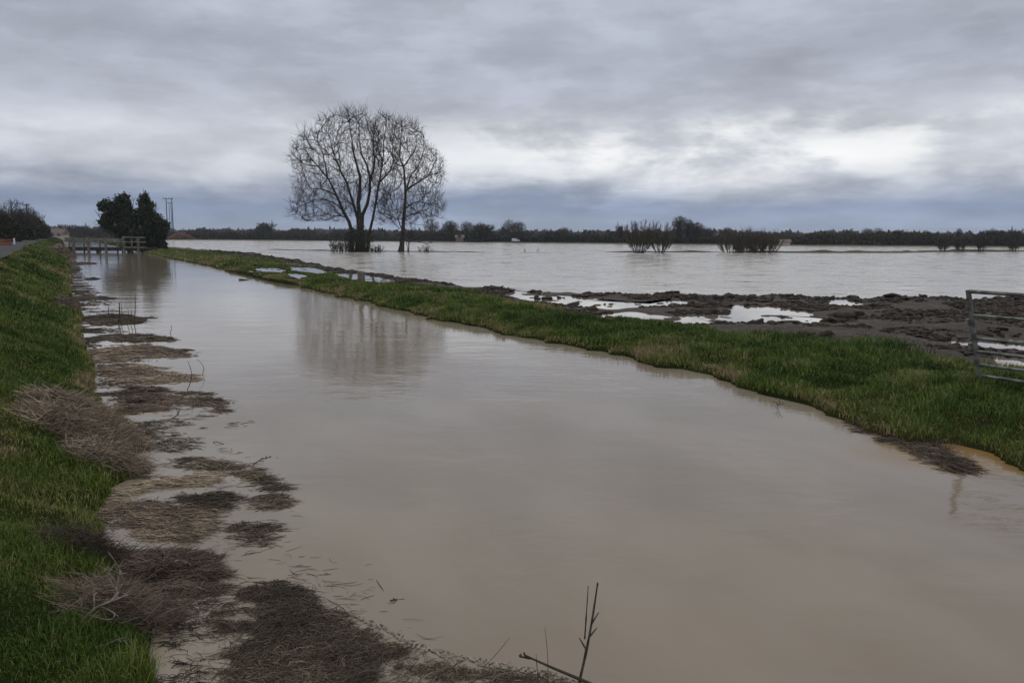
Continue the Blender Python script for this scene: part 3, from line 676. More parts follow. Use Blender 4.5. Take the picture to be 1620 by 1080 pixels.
# ================================================================== timber bridge
bY = 98.0
def bpt(px, z, Yo=0.0): x = at(px, 390, bY+Yo)[0]; return Vector((x, bY+Yo, z))
xl = bpt(100, 0).x; xr = bpt(240, 0).x
br = thing('timber_bridge', ((xl+xr)/2, bY, 0), 'small weathered timber farm bridge with post and rail sides across the channel', 'bridge'); bc = Vector(br.location)
MB().bar(Vector((xl, bY, .50))-bc, Vector((xr, bY, .50))-bc, 2.6, .16).build('deck', M['timber_dark'], br)
for yo in (-1.36, 1.36): MB().bar(Vector((xl, bY+yo, .42))-bc, Vector((xr, bY+yo, .42))-bc, .14, .40).build('beam', M['timber_dark'], br)
for (yo, posts, ht, pw) in ((-1.5, (116.5, 140, 167.5, 196, 219), (1.88, 1.88, 1.62, 1.95, 1.95), .26), (1.5, (110, 133, 158, 186, 209), (1.60,)*5, .16)):
    for p, h in zip(posts, ht): b = bpt(p, 0, yo); MB().bar(b+Vector((0, 0, -.3))-bc, b+Vector((0, 0, h))-bc, pw, pw).build('post', M['timber'], br)
    a = bpt(103, 0, yo); m_ = bpt(168, 0, yo); m2 = bpt(195, 0, yo); e_ = bpt(232, 0, yo); off = Vector((0, -.12 if yo < 0 else .12, 0))
    for zl in ((1.70,), (1.36,)) if yo < 0 else ((1.5,),):
        MB().bar(a+off+Vector((0, 0, zl[0]))-bc, m2+off+Vector((0, 0, zl[0]-.08))-bc, .06, .16).build('rail', M['timber'], br)
    for zl in (1.86, 1.30, .66):
        if yo < 0: MB().bar(m2+off*1.6+Vector((0, 0, zl))-bc, e_+off*1.6+Vector((0, 0, zl-.02))-bc, .06, .15).build('rail', M['timber'], br)
for px in (118, 160, 200):
    b = bpt(px, 0); MB().bar(b+Vector((0, -.9, -.5))-bc, b+Vector((0, -.9, .36))-bc, .25).build('pile', M['timber_dark'], br)

# ================================================================== power line poles
def hpole(label, px1, px2, ytop, ybot, Y):
    b1 = Vector(at(px1+1.8, ybot, Y)); b2 = Vector(at(px2+1.8, ybot, Y)); t1 = Vector(at(px1, ytop, Y)); t2 = Vector(at(px2, ytop, Y)); b1.z = b2.z = -.3; t1.x = b1.x; t2.x = b2.x
    c = Vector(((b1.x+b2.x)/2, Y, 0)); r = thing('power_pole', c, label, 'pole', 'twin pole electricity supports beyond the flood')
    MB().tube([b1-c, t1-c+Vector((0, 0, .4))], [.24, .16]).build('pole', M['pole_wood'], r); MB().tube([b2-c, t2-c+Vector((0, 0, .4))], [.24, .16]).build('pole', M['pole_wood'], r)
    z = t1.z; MB().bar(Vector((b1.x-1.2, Y-.2, z))-c, Vector((b2.x+.5, Y-.2, z))-c, .16, .22).build('crossarm', M['pole_wood'], r)
    for xx in (b1.x-1.0, (b1.x+b2.x)/2, b2.x+.35): MB().tube([Vector((xx, Y-.2, z+.1))-c, Vector((xx, Y-.2, z+.3))-c, Vector((xx, Y-.2, z+.55))-c], [.09, .13, .07], 8).build('insulator', M['insulator'], r)
hpole('nearer and taller of two twin-pole electricity supports right of the evergreen bushes', 264, 273, 314.5, 377, 352)
hpole('smaller twin-pole electricity support seen between the legs of the nearer one', 268.2, 271, 321, 375, 560)
b = at(45.5, 368, 150); pr = thing('power_pole', (b[0], 150, 1.0), 'single thin electricity pole rising from the roadside trees at far left', 'pole')
MB().tube([(0, 0, -.5), (0, 0, 6.8)], [.13, .09]).build('pole', M['pole_wood'], pr); MB().bar((-.7, -.12, 6.5), (.7, -.12, 6.62), .1, .12).build('crossarm', M['pole_wood'], pr)

# ================================================================== field gate
GB = Vector((*g(1548, 592, .42), .42)); GR = Vector((*g(1620, 601.7, .42), .42)); d = (GR-GB).normalized()
GT = Vector(at(1532, 461, GB.y)); k_ = (GR-GB).length
GT2 = Vector(at(1620, 466, GR.y)); dt = (GT2-GT)/k_
LEN = 3.1; GRr = GB+d*LEN; GTr = GT+dt*LEN
gate = thing('field_gate', (GB.x, GB.y, height(*st(GB.x, GB.y)).item()), 'leaning galvanised steel tubular field gate on the right grass bank', 'gate'); gc = Vector(gate.location)
def L2(a, b, u): return a+(b-a)*u
up_ = (GT-GB).normalized()
MB().tube([GB-up_*.06-gc, GT+up_*.02-gc], .032, 12).build('stile', M['galv'], gate); MB().tube([GRr-up_*.06-gc, GTr+up_*.02-gc], .032, 12).build('stile', M['galv'], gate)
for (ya, r_) in ((461, .026), (498, .020), (534, .020), (555, .020), (576, .020), (593.5, .020)):
    u = (592-ya)/131.0; a = L2(GB, GT, u); b = L2(GRr, GTr, u); sag = [L2(a, b, k/6)+Vector((0, 0, -.012*math.sin(PI*k/6))) for k in range(7)]
    MB().tube([p-gc for p in sag], r_, 10).build('rail', M['galv'], gate)
nrm = Vector((d.y, -d.x, 0))*-.03
MB().tube([L2(GB, GRr, .42)+nrm*-1-gc, L2(GT, GTr, .98)*1-gc+nrm*-1], .016, 8).build('brace', M['galv'], gate)
for u in (.33, .62):
    p = L2(GB, GT, u); MB().bar(p-d*.05+Vector((0, 0, -.04))-gc, p-d*.05+Vector((0, 0, .05))-gc, .05, .07).build('latch', M['galv'], gate)

# ================================================================== grass
def zground(x, y): s, t = st(x, y); return height(s, t)
def turf(name, n, s0, s1, tfun0, tfun1, h0, h1, wmul, m, keepf=None, sp=1.0, dry=None, lean=.9):
    u = RNG.uniform(0, 1, n); s = s0*(s1/s0)**(u**sp); t = tfun0(s)+(tfun1(s)-tfun0(s))*RNG.uniform(0, 1, n); x, y = xy(s, t)
    z = height(s, t); k = z > -.035
    if keepf is not None: k &= keepf(s, t, x, y)
    s, t, x, y, z = s[k], t[k], x[k], y[k], z[k]; n = len(s); dist = np.hypot(x, y)
    cl = fbm(x*1.6, y*1.6, 61, 3); hgt = (h0+(h1-h0)*RNG.uniform(0, 1, n)**1.5)*(.55+1.5*sstep(fbm(x*2.3, y*2.3, 64, 4), .30, .68))*(.6+cl*.8)*(1+dist*.006); wid = wmul*np.maximum(.0035, dist*.00075)*RNG.uniform(.7, 1.3, n)
    ti = np.clip(RNG.beta(2.2, 2.8, n)*.8+(fbm(x*.35, y*.35, 71)-.47)*.9+(fbm(x*2.0, y*2.0, 73, 3)-.44)*.8+(RNG.uniform(0, 1, n) > .92)*.45+.5*sstep(fbm(x*.9+40, y*.9, 79, 4), .56, .70)+(dry(s, t) if dry else 0), 0, 1)
    if keepf is not None: hgt = hgt*(1-.75*flat(x, y, z)[1])
    V, q, tr = blades(np.stack([x, y, z-.01], -1), hgt, wid, RNG.uniform(.1, lean, n))
    return V, q, tr, np.repeat(ti, 5)
def join(name, parts, m, label, cat):
    off = 0; Vs, Qs, Ts, Is = [], [], [], []
    for V, q, t, ti in parts: Vs.append(V); Qs.append(q+off); Ts.append(t+off); Is.append(ti); off += len(V)
    o = obj(name, mesh(name, np.concatenate(Vs), quads=np.concatenate(Qs), tris=np.concatenate(Ts), tint=np.concatenate(Is)), m); return tag(o, label, cat, kind='stuff')
Lf = lambda s: tL(s)
dryL = lambda s, t: .55*np.exp(-((tL(s)-t)/.22)**2)*(vn(s*.6, 0*s, 81) > .35)*sstep(s, 6, 14)
nearL = lambda s: np.maximum(tL(s)-2.6, -2.15)
parts = [turf('g', 240000, 2.2, 16, nearL, Lf, .028, .085, 1.0, None, dry=dryL),
         turf('g', 90000, 14, 45, nearL, Lf, .05, .11, 1.1, None, dry=dryL),
         turf('g', 60000, 40, 130, nearL, Lf, .07, .16, 1.2, None, dry=dryL),
         turf('g', 14000, 20, 130, lambda s: 0*s-9, lambda s: 0*s-5.5, .07, .20, 1.3, None)]
join('bank_grass', parts, M['grass'], 'short green grass on the sloping left bank below the lane', 'grass')
km = lambda s, t, x, y: (t-tG(s)+(fbm(x*.9, y*.9, 51)-.47)*2.2 < RNG.normal(0, .25, len(s))) & (pudmask(x, y) < .4)
dryR = lambda s, t: .30*np.exp(-((t-tR(s))/.30)**2)+.5*np.clip((fbm(s*.5, t*.9, 83)-.52)*2.2, 0, .5)+.35*sstep(s, 25, 60)*fbm(s*.3, t*.8, 88)
parts = [turf('g', 170000, 3, 16, lambda s: tR(s), lambda s: tG(s)+.8, .035, .11, 1.0, None, km, 1.0, dryR),
         turf('g', 120000, 14, 40, lambda s: tR(s), lambda s: tG(s)+.6, .05, .12, 1.0, None, km, 1.0, dryR),
         turf('g', 60000, 36, 120, lambda s: tR(s), lambda s: tG(s)+1.5, .05, .13, 1.0, None, km, 1.0, dryR)]
join('berm_grass', parts, M['berm_grass'], 'rough green grass covering the bank between channel and flooded field', 'grass')

# ---- mud clods
import bmesh
def ico(sub):
    bm = bmesh.new(); bmesh.ops.create_icosphere(bm, subdivisions=sub, radius=1); V = np.array([v.co[:] for v in bm.verts]); Fc = np.array([[v.index for v in f.verts] for f in bm.faces]); bm.free(); return V, Fc
IV, IF = ico(2)
def clods(n, s0, s1, f):
    s = s0*(s1/s0)**RNG.uniform(0, 1, n); a, b = f(s); t = a+(b-a)*RNG.uniform(0, 1, n); x, y = xy(s, t); m = fbm(x*.55, y*.9, 91, 3)
    k = (m > .43) & (t > tG(s)) & (t < tF(s)-.1) & (pudmask(x, y)*(vn(x*2.1, y*2.1, 12) < .72) < .5); x, y, s, t = x[k], y[k], s[k], t[k]
    return x, y, height(s, t)
cx, cy, cz = [np.concatenate(v) for v in zip(clods(46000, 5, 45, lambda s: (tG(s), tF(s))), clods(12000, 40, 110, lambda s: (tG(s), tF(s))))]
N = len(cx); dist = np.hypot(cx, cy); sz = (RNG.gamma(1.6, .017, N)+.010)*(1+dist*.006)*(.5+1.1*fbm(cx*.5, cy*.5, 77, 3)); ph = RNG.uniform(0, 50, N)
Vv = IV[None]*(1+1.1*(vn(IV[None, :, 0]*2.6+ph[:, None], IV[None, :, 1]*2.6+IV[None, :, 2]*3.3+ph[:, None]*1.7, 3)-.5))[..., None]
ra = RNG.uniform(0, PI, N); c_, s_ = np.cos(ra)[:, None], np.sin(ra)[:, None]
sx = RNG.uniform(.8, 1.9, N)[:, None]; X_ = Vv[..., 0]*sx; Y_ = Vv[..., 1]; Z_ = Vv[..., 2]*RNG.uniform(.35, .75, N)[:, None]
W = np.stack([(X_*c_-Y_*s_)*sz[:, None]+cx[:, None], (X_*s_+Y_*c_)*sz[:, None]+cy[:, None], Z_*sz[:, None]+(cz+sz*.05)[:, None]], -1).reshape(-1, 3)
o = obj('mud_clods', mesh('mud_clods', W, tris=(IF[None]+(np.arange(N)*len(IV))[:, None, None]).reshape(-1, 3)), M['clod']); tag(o, 'lumpy dark churned mud clods between grass bank and flooded field', 'mud', kind='stuff')

# ================================================================== floating debris, straw and weed
def strands(P, ang, L, r, bow, lift, tilt):
    N = len(P); K = 4; u = np.linspace(-.5, .5, K); D = np.stack([np.cos(ang), np.sin(ang), tilt], -1); Nn = np.stack([-np.sin(ang), np.cos(ang), 0*ang], -1)
    Pt = P[:, None]+D[:, None]*(L[:, None]*u[None])[..., None]+Nn[:, None]*(bow[:, None]*(u[None]**2*4-1)*L[:, None])[..., None]
    Pt[:, :, 2] += (lift[:, None]*(1-u[None]**2*4))
    return tubes(Pt, r[:, None]*np.array([.6, 1, .9, .35])[None], 3)
def mat_obj(name, label, cat, poly_px, n, ang0=0.0, spread=.35, mt='straw', h=.05, L=(.12, .45), tint=(0, 1), z0=0.0, group='rafts of dead vegetation floating along the left bank', dens=.485, under=True, base_z=None, rad=1.0, subm=.3):
    n = int(n*1.5); L = (L[0]*.6, L[1]*.85); P = [g(x, y, z0) for x, y in poly_px]; A_ = np.array(P); mn, mx = A_.min(0), A_.max(0); c = A_.mean(0); N0 = n*3
    x = RNG.uniform(mn[0], mx[0], N0); y = RNG.uniform(mn[1], mx[1], N0); sc = max(.05, .35*min(mx-mn)/2)
    dd = pdist(x, y, P)+(fbm(x*2.8, y*6, 7+len(label), 5)-.45)*min(sc*4.4, .34); k = (dd < RNG.normal(0, .02, N0)) & (fbm(x*3.2, y*9.0, 3+len(label), 4)+RNG.normal(0, .05, N0) > dens-.06*sstep(-dd, 0, sc))
    x, y, dd = x[k][:n], y[k][:n], dd[k][:n]; m = len(x); dist = np.hypot(x, y)
    dome = sstep(-dd, -.02, sc*1.5)
    patch = sstep(fbm(x*2.6, y*4.2, 57, 3), .30, .62)
    zb = z0-.010+(.004+dome*h*.62*patch)*RNG.uniform(0, 1, m)+.008*RNG.uniform(0, 1, m)
    if base_z: zb = np.maximum(zb, zground(x, y)+dome*h*RNG.uniform(.1, 1, m))
    a = ang0+RNG.normal(0, spread*1.5, m)+(fbm(x*1.3, y*1.3, 19)-.47)*1.8
    ln = RNG.uniform(*L, m)*np.clip(.7+dist*.02, .7, 1.6); r = rad*np.maximum(.0013, dist*.00036)*(1+1.2*(RNG.uniform(0, 1, m) > .93))*RNG.uniform(.6, 1.3, m)
    V, Q = strands(np.stack([x-c[0], y-c[1], zb], -1), a, ln, r, RNG.normal(0, .09, m), RNG.normal(0, .012, m), RNG.normal(0, .05, m))
    ti = np.repeat(np.clip(RNG.uniform(tint[0], tint[1], m)+(fbm(x*1.5, y*1.5, 29)-.47)*.8, 0, 1), 12)
    root = thing(name, (c[0], c[1], 0), label, cat, group); obj('strands', mesh('strands', V, quads=Q, tint=ti), M[mt], root)
    if under:   # soaked lumpy core below the loose strands
        nx_, ny_ = 90, 70; gx, gy = np.meshgrid(np.linspace(mn[0], mx[0], nx_), np.linspace(mn[1], mx[1], ny_), indexing='ij')
        d2 = pdist(gx, gy, P)+(fbm(gx*2.8, gy*6, 7+len(label), 5)-.45)*min(sc*4.4, .34)+.04
        gz = -.030+.018*sstep(-d2, 0, sc)+(fbm(gx*7, gy*11, 3, 4)-.47)*.07+z0+sstep(-d2, 0, sc*1.5)*h*.28*sstep(fbm(gx*2.6, gy*4.2, 57, 3), .30, .62)
        if base_z: gz = np.maximum(gz, zground(gx, gy)+sstep(-d2, 0, sc)*h*.4-.01)
        ok = (d2 < 0); i = np.arange(nx_*ny_).reshape(nx_, ny_); kk = ok[:-1, :-1] & ok[1:, :-1] & ok[1:, 1:] & ok[:-1, 1:]
        q = np.stack([i[:-1, :-1], i[1:, :-1], i[1:, 1:], i[:-1, 1:]], -1)[kk]
        if len(q): obj('soaked_core', mesh('soaked_core', np.stack([gx-c[0], gy-c[1], gz], -1).reshape(-1, 3), quads=q, smooth=True), M['core'], root)
    return root
M['core'] = simple('soaked_core', (.014, .011, .009), (.060, .042, .033), 14, .45, 1.0, .03, .5)
def ell(cx, cy, rx, ry, n=14, rot=0.0):
    r = math.radians(rot); o = []
    for k in range(n):
        a = 2*PI*k/n; u, v = rx*math.cos(a)*(1+.12*math.sin(3*a+cx)), ry*math.sin(a)*(1+.12*math.cos(2*a+cy)); o.append((cx+u*math.cos(r)-v*math.sin(r), cy+u*math.sin(r)+v*math.cos(r)))
    return o
random.seed(5)
R_ = 'raft'
mat_obj('reed_raft', 'thin dark weed raft nearest the timber bridge', R_, ell(130, 417, 23, 2.0), 260, mt='weed', h=.05, tint=(0, .5))
mat_obj('reed_raft', 'tiny dark floating clump in open water in front of the bridge', R_, ell(147, 441.5, 8, 1.6), 110, mt='weed', h=.1, tint=(0, .4))
mat_obj('reed_raft', 'thin dark weed strip against the bank second nearest the bridge', R_, ell(114, 428, 8, 1.5), 110, mt='weed', h=.05, tint=(0, .4))
mat_obj('reed_raft', 'narrow dark weed raft pointing right, well before the upright reed stems', R_, ell(152, 472, 30, 2.8), 500, mt='weed', h=.04, tint=(0, .6))
mat_obj('reed_raft', 'small dark weed strip above the narrow pointed raft', R_, ell(127, 462, 12, 1.5), 160, mt='weed', h=.03, tint=(0, .4))
mat_obj('reed_raft', 'green-grey weed raft with upright reed stems standing in it', R_, ell(180, 506, 56, 8), 2200, mt='weed', h=.07, tint=(.1, .8))
mat_obj('reed_raft', 'raft just below the reed stems, brown left end and grey tapering right end', R_, ell(214, 535, 62, 6.5, rot=3), 2000, mt='weed', h=.06, tint=(.1, .9))
mat_obj('reed_raft', 'long purplish brown straw raft reaching far out from the bank', R_, [(140, 560), (160, 552), (230, 545), (280, 552), (318, 559), (295, 566), (255, 568), (200, 572), (140, 575)], 4200, mt='straw', h=.08, tint=(0, .8))
mat_obj('reed_raft', 'wide pinkish brown straw raft tapering to a point on the right', R_, [(150, 582), (200, 575), (260, 584), (330, 600), (290, 603), (230, 608), (190, 606), (170, 596)], 4400, mt='straw', h=.10, tint=(.2, .9))
mat_obj('reed_raft', 'reddish brown raft with a steep dark front above ochre shallows', R_, [(180, 622), (210, 610), (250, 614), (280, 632), (265, 648), (230, 652), (195, 646)], 3400, mt='straw', h=.13, tint=(0, .6))
mat_obj('reed_raft', 'grey weed raft sloping down to the right beside the reddish raft', R_, [(268, 622), (300, 618), (340, 630), (368, 650), (340, 653), (310, 642), (275, 635)], 2600, mt='weed', h=.08, tint=(.3, 1))
mat_obj('weed_raft', 'curved grey-green weed raft arcing round a patch of still water', R_, [(275, 728), (310, 722), (370, 732), (415, 742), (440, 765), (455, 800), (430, 812), (405, 800), (425, 780), (405, 765), (360, 752), (310, 742)], 5200, mt='weed', h=.05, tint=(.2, 1), dens=.46)
mat_obj('straw_raft', 'narrow golden brown straw strip inside the curved weed raft', R_, [(150, 775), (220, 768), (280, 756), (340, 748), (335, 762), (270, 776), (200, 786), (150, 790)], 3200, ang0=.12, mt='straw', h=.05, tint=(.4, 1), spread=.2)
mat_obj('straw_raft', 'broad pinkish brown straw swath below the golden strip', R_, [(145, 782), (190, 790), (260, 800), (330, 806), (335, 835), (300, 862), (240, 862), (200, 840), (165, 808)], 8500, ang0=-.12, mt='straw', h=.06, tint=(.1, .9), spread=.22)
mat_obj('weed_raft', 'thin broken scatter of dark weed right of the straw swath', R_, [(325, 820), (390, 812), (450, 820), (440, 850), (400, 880), (350, 868), (330, 850)], 450, mt='weed', h=.02, tint=(0, .9), dens=.57, under=False)
mat_obj('weed_raft', 'sparse dark weed patch within the curved raft', R_, [(290, 785), (345, 780), (400, 800), (380, 812), (330, 806), (290, 800)], 1100, mt='weed', h=.02, tint=(0, .9), dens=.57, under=False)
mat_obj('straw_raft', 'reddish bramble and straw heap below the broad straw swath', R_, [(190, 885), (250, 868), (310, 876), (365, 890), (368, 912), (340, 932), (280, 938), (220, 925), (180, 905)], 8000, ang0=.25, mt='straw', h=.13, tint=(0, .6), spread=.6, rad=1.0)
mat_obj('straw_raft', 'largest dark matted raft of broken reeds filling the lower centre', R_, [(350, 950), (390, 925), (450, 918), (510, 950), (560, 985), (620, 1010), (690, 1040), (800, 1062), (900, 1095), (900, 1180), (330, 1180), (340, 1060), (330, 990)], 26000, mt='weed', h=.07, tint=(.25, 1), L=(.05, .22), spread=.7, dens=.36)
mat_obj('weed_raft', 'faint scatter of drowned weed between the grass bank and the largest raft', R_, [(225, 1000), (280, 960), (345, 950), (335, 1080), (250, 1090)], 900, mt='weed', h=.015, tint=(0, .6), dens=.53, under=False, L=(.04, .15))
mat_obj('weed_raft', 'dark drowned twigs along the foot of the right bank', R_, [(1340, 662), (1420, 680), (1480, 700), (1545, 735), (1552, 752), (1500, 745), (1440, 715), (1370, 690)], 1300, ang0=-.5, mt='weed', h=.05, tint=(0, .9), group='', under=False, spread=.6, dens=.42, L=(.1, .4))
for o in list(COL.objects):
    if o.get('group') == '': del o['group']

V = []; FP = [g(x, y) for x, y in [(545, 968), (600, 990), (660, 1022), (730, 1040), (800, 1055), (870, 1066), (930, 1085)]]; K_ = 120
for k in range(K_):
    u = k/(K_-1)*(len(FP)-1); i = min(int(u), len(FP)-2); f = u-i; px_ = FP[i][0]*(1-f)+FP[i+1][0]*f; py_ = FP[i][1]*(1-f)+FP[i+1][1]*f; wd = .004+.055*float(fbm(k*.13, 0, 3))*(1 if k > 6 else k/6)
    for j in range(6): q = j/5; V.append((px_+.3*wd*(q-.5), py_+(q-.5)*wd*2+.02*(float(vn(k*.7, j*3.3, 2))-.5), .004+.012*math.sin(PI*q)*float(vn(k*.9, j*1.7, 8))))
M['foam'] = simple('foam', (.13, .11, .08), (.24, .215, .17), 30, .7, .6, .006)
tag(obj('foam_scum', mesh('foam_scum', V, [(k*6+j, k*6+j+1, (k+1)*6+j+1, (k+1)*6+j) for k in range(K_-1) for j in range(5) if _h(k*1.0, j*2.0, 4) > .5], smooth=True), M['foam']), 'pale scum line of foam along the outer edge of the largest dark raft', 'foam')

# loose litter drifting between the rafts and the bank
def litter(n, poly_px):
    P = [g(x, y) for x, y in poly_px]; A_ = np.array([st(*p) for p in P]); u = RNG.uniform(0, 1, n); s_ = 3.4*(75/3.4)**u; t_ = tL(s_)+np.minimum(RNG.gamma(1.3, .30, n), 1.35*RNG.uniform(.5, 1, n))*np.interp(s_, [3, 8, 20, 60], [1.15, 1.0, .9, .5])
    x, y = xy(s_, t_); k = fbm(x*1.7, y*3.8, 131, 4)+RNG.normal(0, .05, n) > .50; x, y = x[k], y[k]; m = len(x); dist = np.hypot(x, y)
    V, Q = strands(np.stack([x, y, RNG.uniform(-.003, .007, m)], -1), RNG.normal(0, .6, m), RNG.uniform(.03, .2, m)*(.8+dist*.02), np.maximum(.0011, dist*.00032)*RNG.uniform(.5, 1.3, m), RNG.normal(0, .12, m), RNG.normal(0, .004, m), RNG.normal(0, .015, m))
    o = obj('drift_litter', mesh('drift_litter', V, quads=Q, tint=np.repeat(np.clip(RNG.beta(1.5, 3, m)+(fbm(x, y, 5)-.47)*.6, 0, 1), 12)), M['weed']); tag(o, 'thin scattered stems and weed drifting on the water along the left bank', 'litter', kind='stuff')
litter(20000, [(100, 460), (470, 1080)])
# straw heaps resting on the left bank
def heap(name, label, cpx, cpy, z0, ra_, rb_, h, n, mt, tint, rot=A, L=(.12, .4), group='heaps of dead stems on the left bank'):
    cx_, cy_ = g(cpx, cpy, z0); u = RNG.uniform(0, 1, n)**.5; a = RNG.uniform(0, 2*PI, n); lx = u*np.cos(a)*ra_; ly = u*np.sin(a)*rb_; lump = 1+.35*(fbm(a*1.3, u*2, 5)-.47)*2
    lx *= lump; ly *= lump; x = cx_+lx*math.cos(rot)-ly*math.sin(rot); y = cy_+lx*math.sin(rot)+ly*math.cos(rot)
    zt = np.maximum(zground(x, y), .0)+h*(1-u**2)*(.55+.9*fbm(x*3, y*3, 15))*RNG.uniform(.35, 1, n)**.5
    root = thing(name, (cx_, cy_, 0), label, 'heap', group); ang = RNG.normal(.0, .7, n)+(fbm(x*1.5, y*1.5, 39)-.47)*2.5
    V, Q = strands(np.stack([x-cx_, y-cy_, zt], -1), ang, RNG.uniform(*L, n), np.maximum(.0017, np.hypot(x, y)*.00036)*RNG.uniform(.6, 1.4, n), RNG.normal(0, .12, n), RNG.normal(0, .03, n), RNG.normal(-.1, .35, n))
    obj('stems', mesh('stems', V, quads=Q, tint=np.repeat(np.clip(RNG.uniform(*tint, n), 0, 1), 12)), M[mt], root)
    K = 26; V = [(0, 0, max(float(zground(cx_, cy_)), 0)+h*.5)]; Fc = []
    for ring in (.35, .65, .9, 1.05):
        for k in range(K):
            a = 2*PI*k/K; lx, ly = ring*math.cos(a)*ra_, ring*math.sin(a)*rb_; x = lx*math.cos(rot)-ly*math.sin(rot); y = lx*math.sin(rot)+ly*math.cos(rot)
            V.append((x, y, max(float(zground(x+cx_, y+cy_)), -.02)+h*.5*(1-ring**2)*(.7+.6*float(vn(x*5+cx_, y*5, 4)))-.02*(ring > 1)))
    Fc = [(0, 1+k, 1+(k+1) % K) for k in range(K)]+[(1+r*K+k, 1+(r+1)*K+k, 1+(r+1)*K+(k+1) % K, 1+r*K+(k+1) % K) for r in range(3) for k in range(K)]
    obj('matted_core', mesh('matted_core', V, Fc, smooth=True), M['core'], root)
    return root
heap('straw_heap', 'big heap of pale purplish dead grass slumped down the left bank', 128, 682, .22, .50, .62, .20, 8000, 'straw', (.2, 1))
heap('straw_heap', 'lower tail of bent pale stems reaching the water below the big straw heap', 168, 735, .07, .30, .34, .12, 3000, 'straw', (.1, 1))
heap('straw_heap', 'reddish tangle of stems beneath the dead branches at the water edge', 190, 978, .05, .26, .24, .10, 2600, 'straw', (0, .7))
heap('straw_heap', 'small dark heap beside the still water left of the bramble raft', 140, 880, .08, .28, .14, .08, 1700, 'weed', (0, .7))
heap('straw_heap', 'narrow strip of brown stems edging the bank opposite the reed stems', 104, 480, .2, .25, 2.6, .10, 1600, 'straw', (0, .7), L=(.15, .4))
heap('straw_heap', 'brown dead grass clump on the bank near the bridge end', 98, 392, .9, .9, 5.0, .9, 2400, 'straw', (.1, .8), L=(.3, .8))

# dead branches and sticks
DB = dict(n=[8, 6, 4], wob=[.16, .2, .22], up=[0, 0, 0], rmin=.0035, kids=[6, 3, 0], start=[.25, .2, .1], ang=[40, 42, 40], ratio=[.45, .5, .5], rr=[.55, .6, .6], r0=.012)
def branch(label, a, b, r, mt='weed', kids=6, prm=DB, group='dead branches washed onto the left bank'):
    a, b = Vector(a), Vector(b); root = thing('dead_branch', a, label, 'branch', group); out = {}; q = dict(prm); q['kids'] = [kids, 3, 0]
    grow(out, Vector((0, 0, 0)), (b-a).normalized(), (b-a).length, r, 0, q); V, Q, t = limbs_mesh([x for l in out for x in out[l]], 5)
    V[:, 2] = np.maximum(V[:, 2], -a.z-.02); obj('limb', mesh('limb', V, quads=Q, tint=np.clip(t*.5+.35, 0, 1), smooth=True), M[mt], root); return root
random.seed(31)
def gp(px, py, z): x, y = g(px, py, z); return (x, y, z)
M['deadwood'] = simple('deadwood', (.10, .085, .07), (.24, .205, .165), 14, .85, .4, .004)
for (lb, a, b, r, kk) in [
    ('thick grey dead branch standing up from the bank tangle at lower left', gp(100, 1020, .10), gp(160, 905, .42), .014, 7),
    ('dead branch leaning right with fine forks above the bank tangle', gp(150, 985, .12), gp(235, 925, .30), .010, 7),
    ('long thin dead branch arching over the water towards the largest raft', gp(150, 925, .18), gp(290, 968, .03), .007, 5),
    ('forked dead branch lying flat under the bank tangle', gp(110, 965, .15), gp(235, 1010, .03), .011, 8),
    ('pale bare stick crossing the grass below the bank tangle', gp(100, 1030, .14), gp(205, 1042, .05), .006, 2),
    ('upright pale forked twig behind the bramble heap', gp(185, 925, .03), gp(172, 872, .28), .006, 3),
    ('straight pale twig rising beside the forked twig', gp(197, 925, .03), gp(203, 868, .26), .0045, 1),
    ('short pale curved stick lying on top of the bramble heap', gp(275, 888, .13), gp(305, 868, .16), .006, 1),
    ('bent pale stick left of the curved stick on the bramble heap', gp(262, 886, .12), gp(270, 868, .19), .005, 1)]:
    branch(lb, a, b, r, 'deadwood', kk)
for (lb, a, b, r, kk) in [
    ('dark stick standing out of open water with its bent reflection, centre left', gp(337, 700, 0), gp(346, 690, .11), .005, 1),
    ('thin dark stem leaning right out of the curved weed raft', gp(400, 736, 0), gp(421, 713, .18), .0045, 0),
    ('dark forked twig floating right of the reddish raft', gp(272, 661, .0), gp(290, 655, .05), .008, 4),
    ('small forked twig afloat in mid channel above the lower edge', gp(640, 947, .0), gp(600, 945, .005), .003, 2),
    ('small twig in the water at the foot of the right bank', gp(1229, 640, .02), gp(1243, 636, .10), .007, 4),
    ('dark spar of driftwood against the grass bank far along the channel', gp(378, 442, .03), gp(412, 441, .06), .05, 3)]:
    branch(lb, a, b, r, 'weed', kk, group=None)

# upright reed stems
def stem(name, label, base, top, r, bud=0, bend=.02, group=None, cat='stem', forks=0):
    b = Vector(base); t = Vector(top); n = 9; P = [Vector((0, 0, 0)).lerp(t-b, k/(n-1))+Vector((bend*math.sin(PI*k/(n-1)), 0, 0)) for k in range(n)]
    root = thing(name, b, label, cat, group); mb = MB(); mb.tube(P, [r*(1-.5*k/(n-1))*(1.25 if k in (3, 6) else 1) for k in range(n)], 6); mb.build('stalk', M['stalk'], root)
    for f in range(forks):
        k = 3+f; q = P[k]; dv = Vector((random.choice((-1, 1))*.5, random.uniform(-.3, .3), .8)).normalized()*r*9; m2 = MB(); m2.tube([q, q+dv*.6, q+dv], [r*.7, r*.5, r*.3], 5); m2.build('side_shoot', M['stalk'], root)
    if bud: m2 = MB(); e = P[-1]; dv = (P[-1]-P[-2]).normalized(); m2.tube([e-dv*bud, e, e+dv*bud, e+dv*bud*2], [r*.5, bud*.55, bud*.6, bud*.1], 7); m2.build('seed_head', M['stalk'], root)
    return root
M['stalk'] = simple('dry_stalk', (.035, .025, .02), (.11, .085, .065), 30, .8, .3, .002)
Yn = 2.75
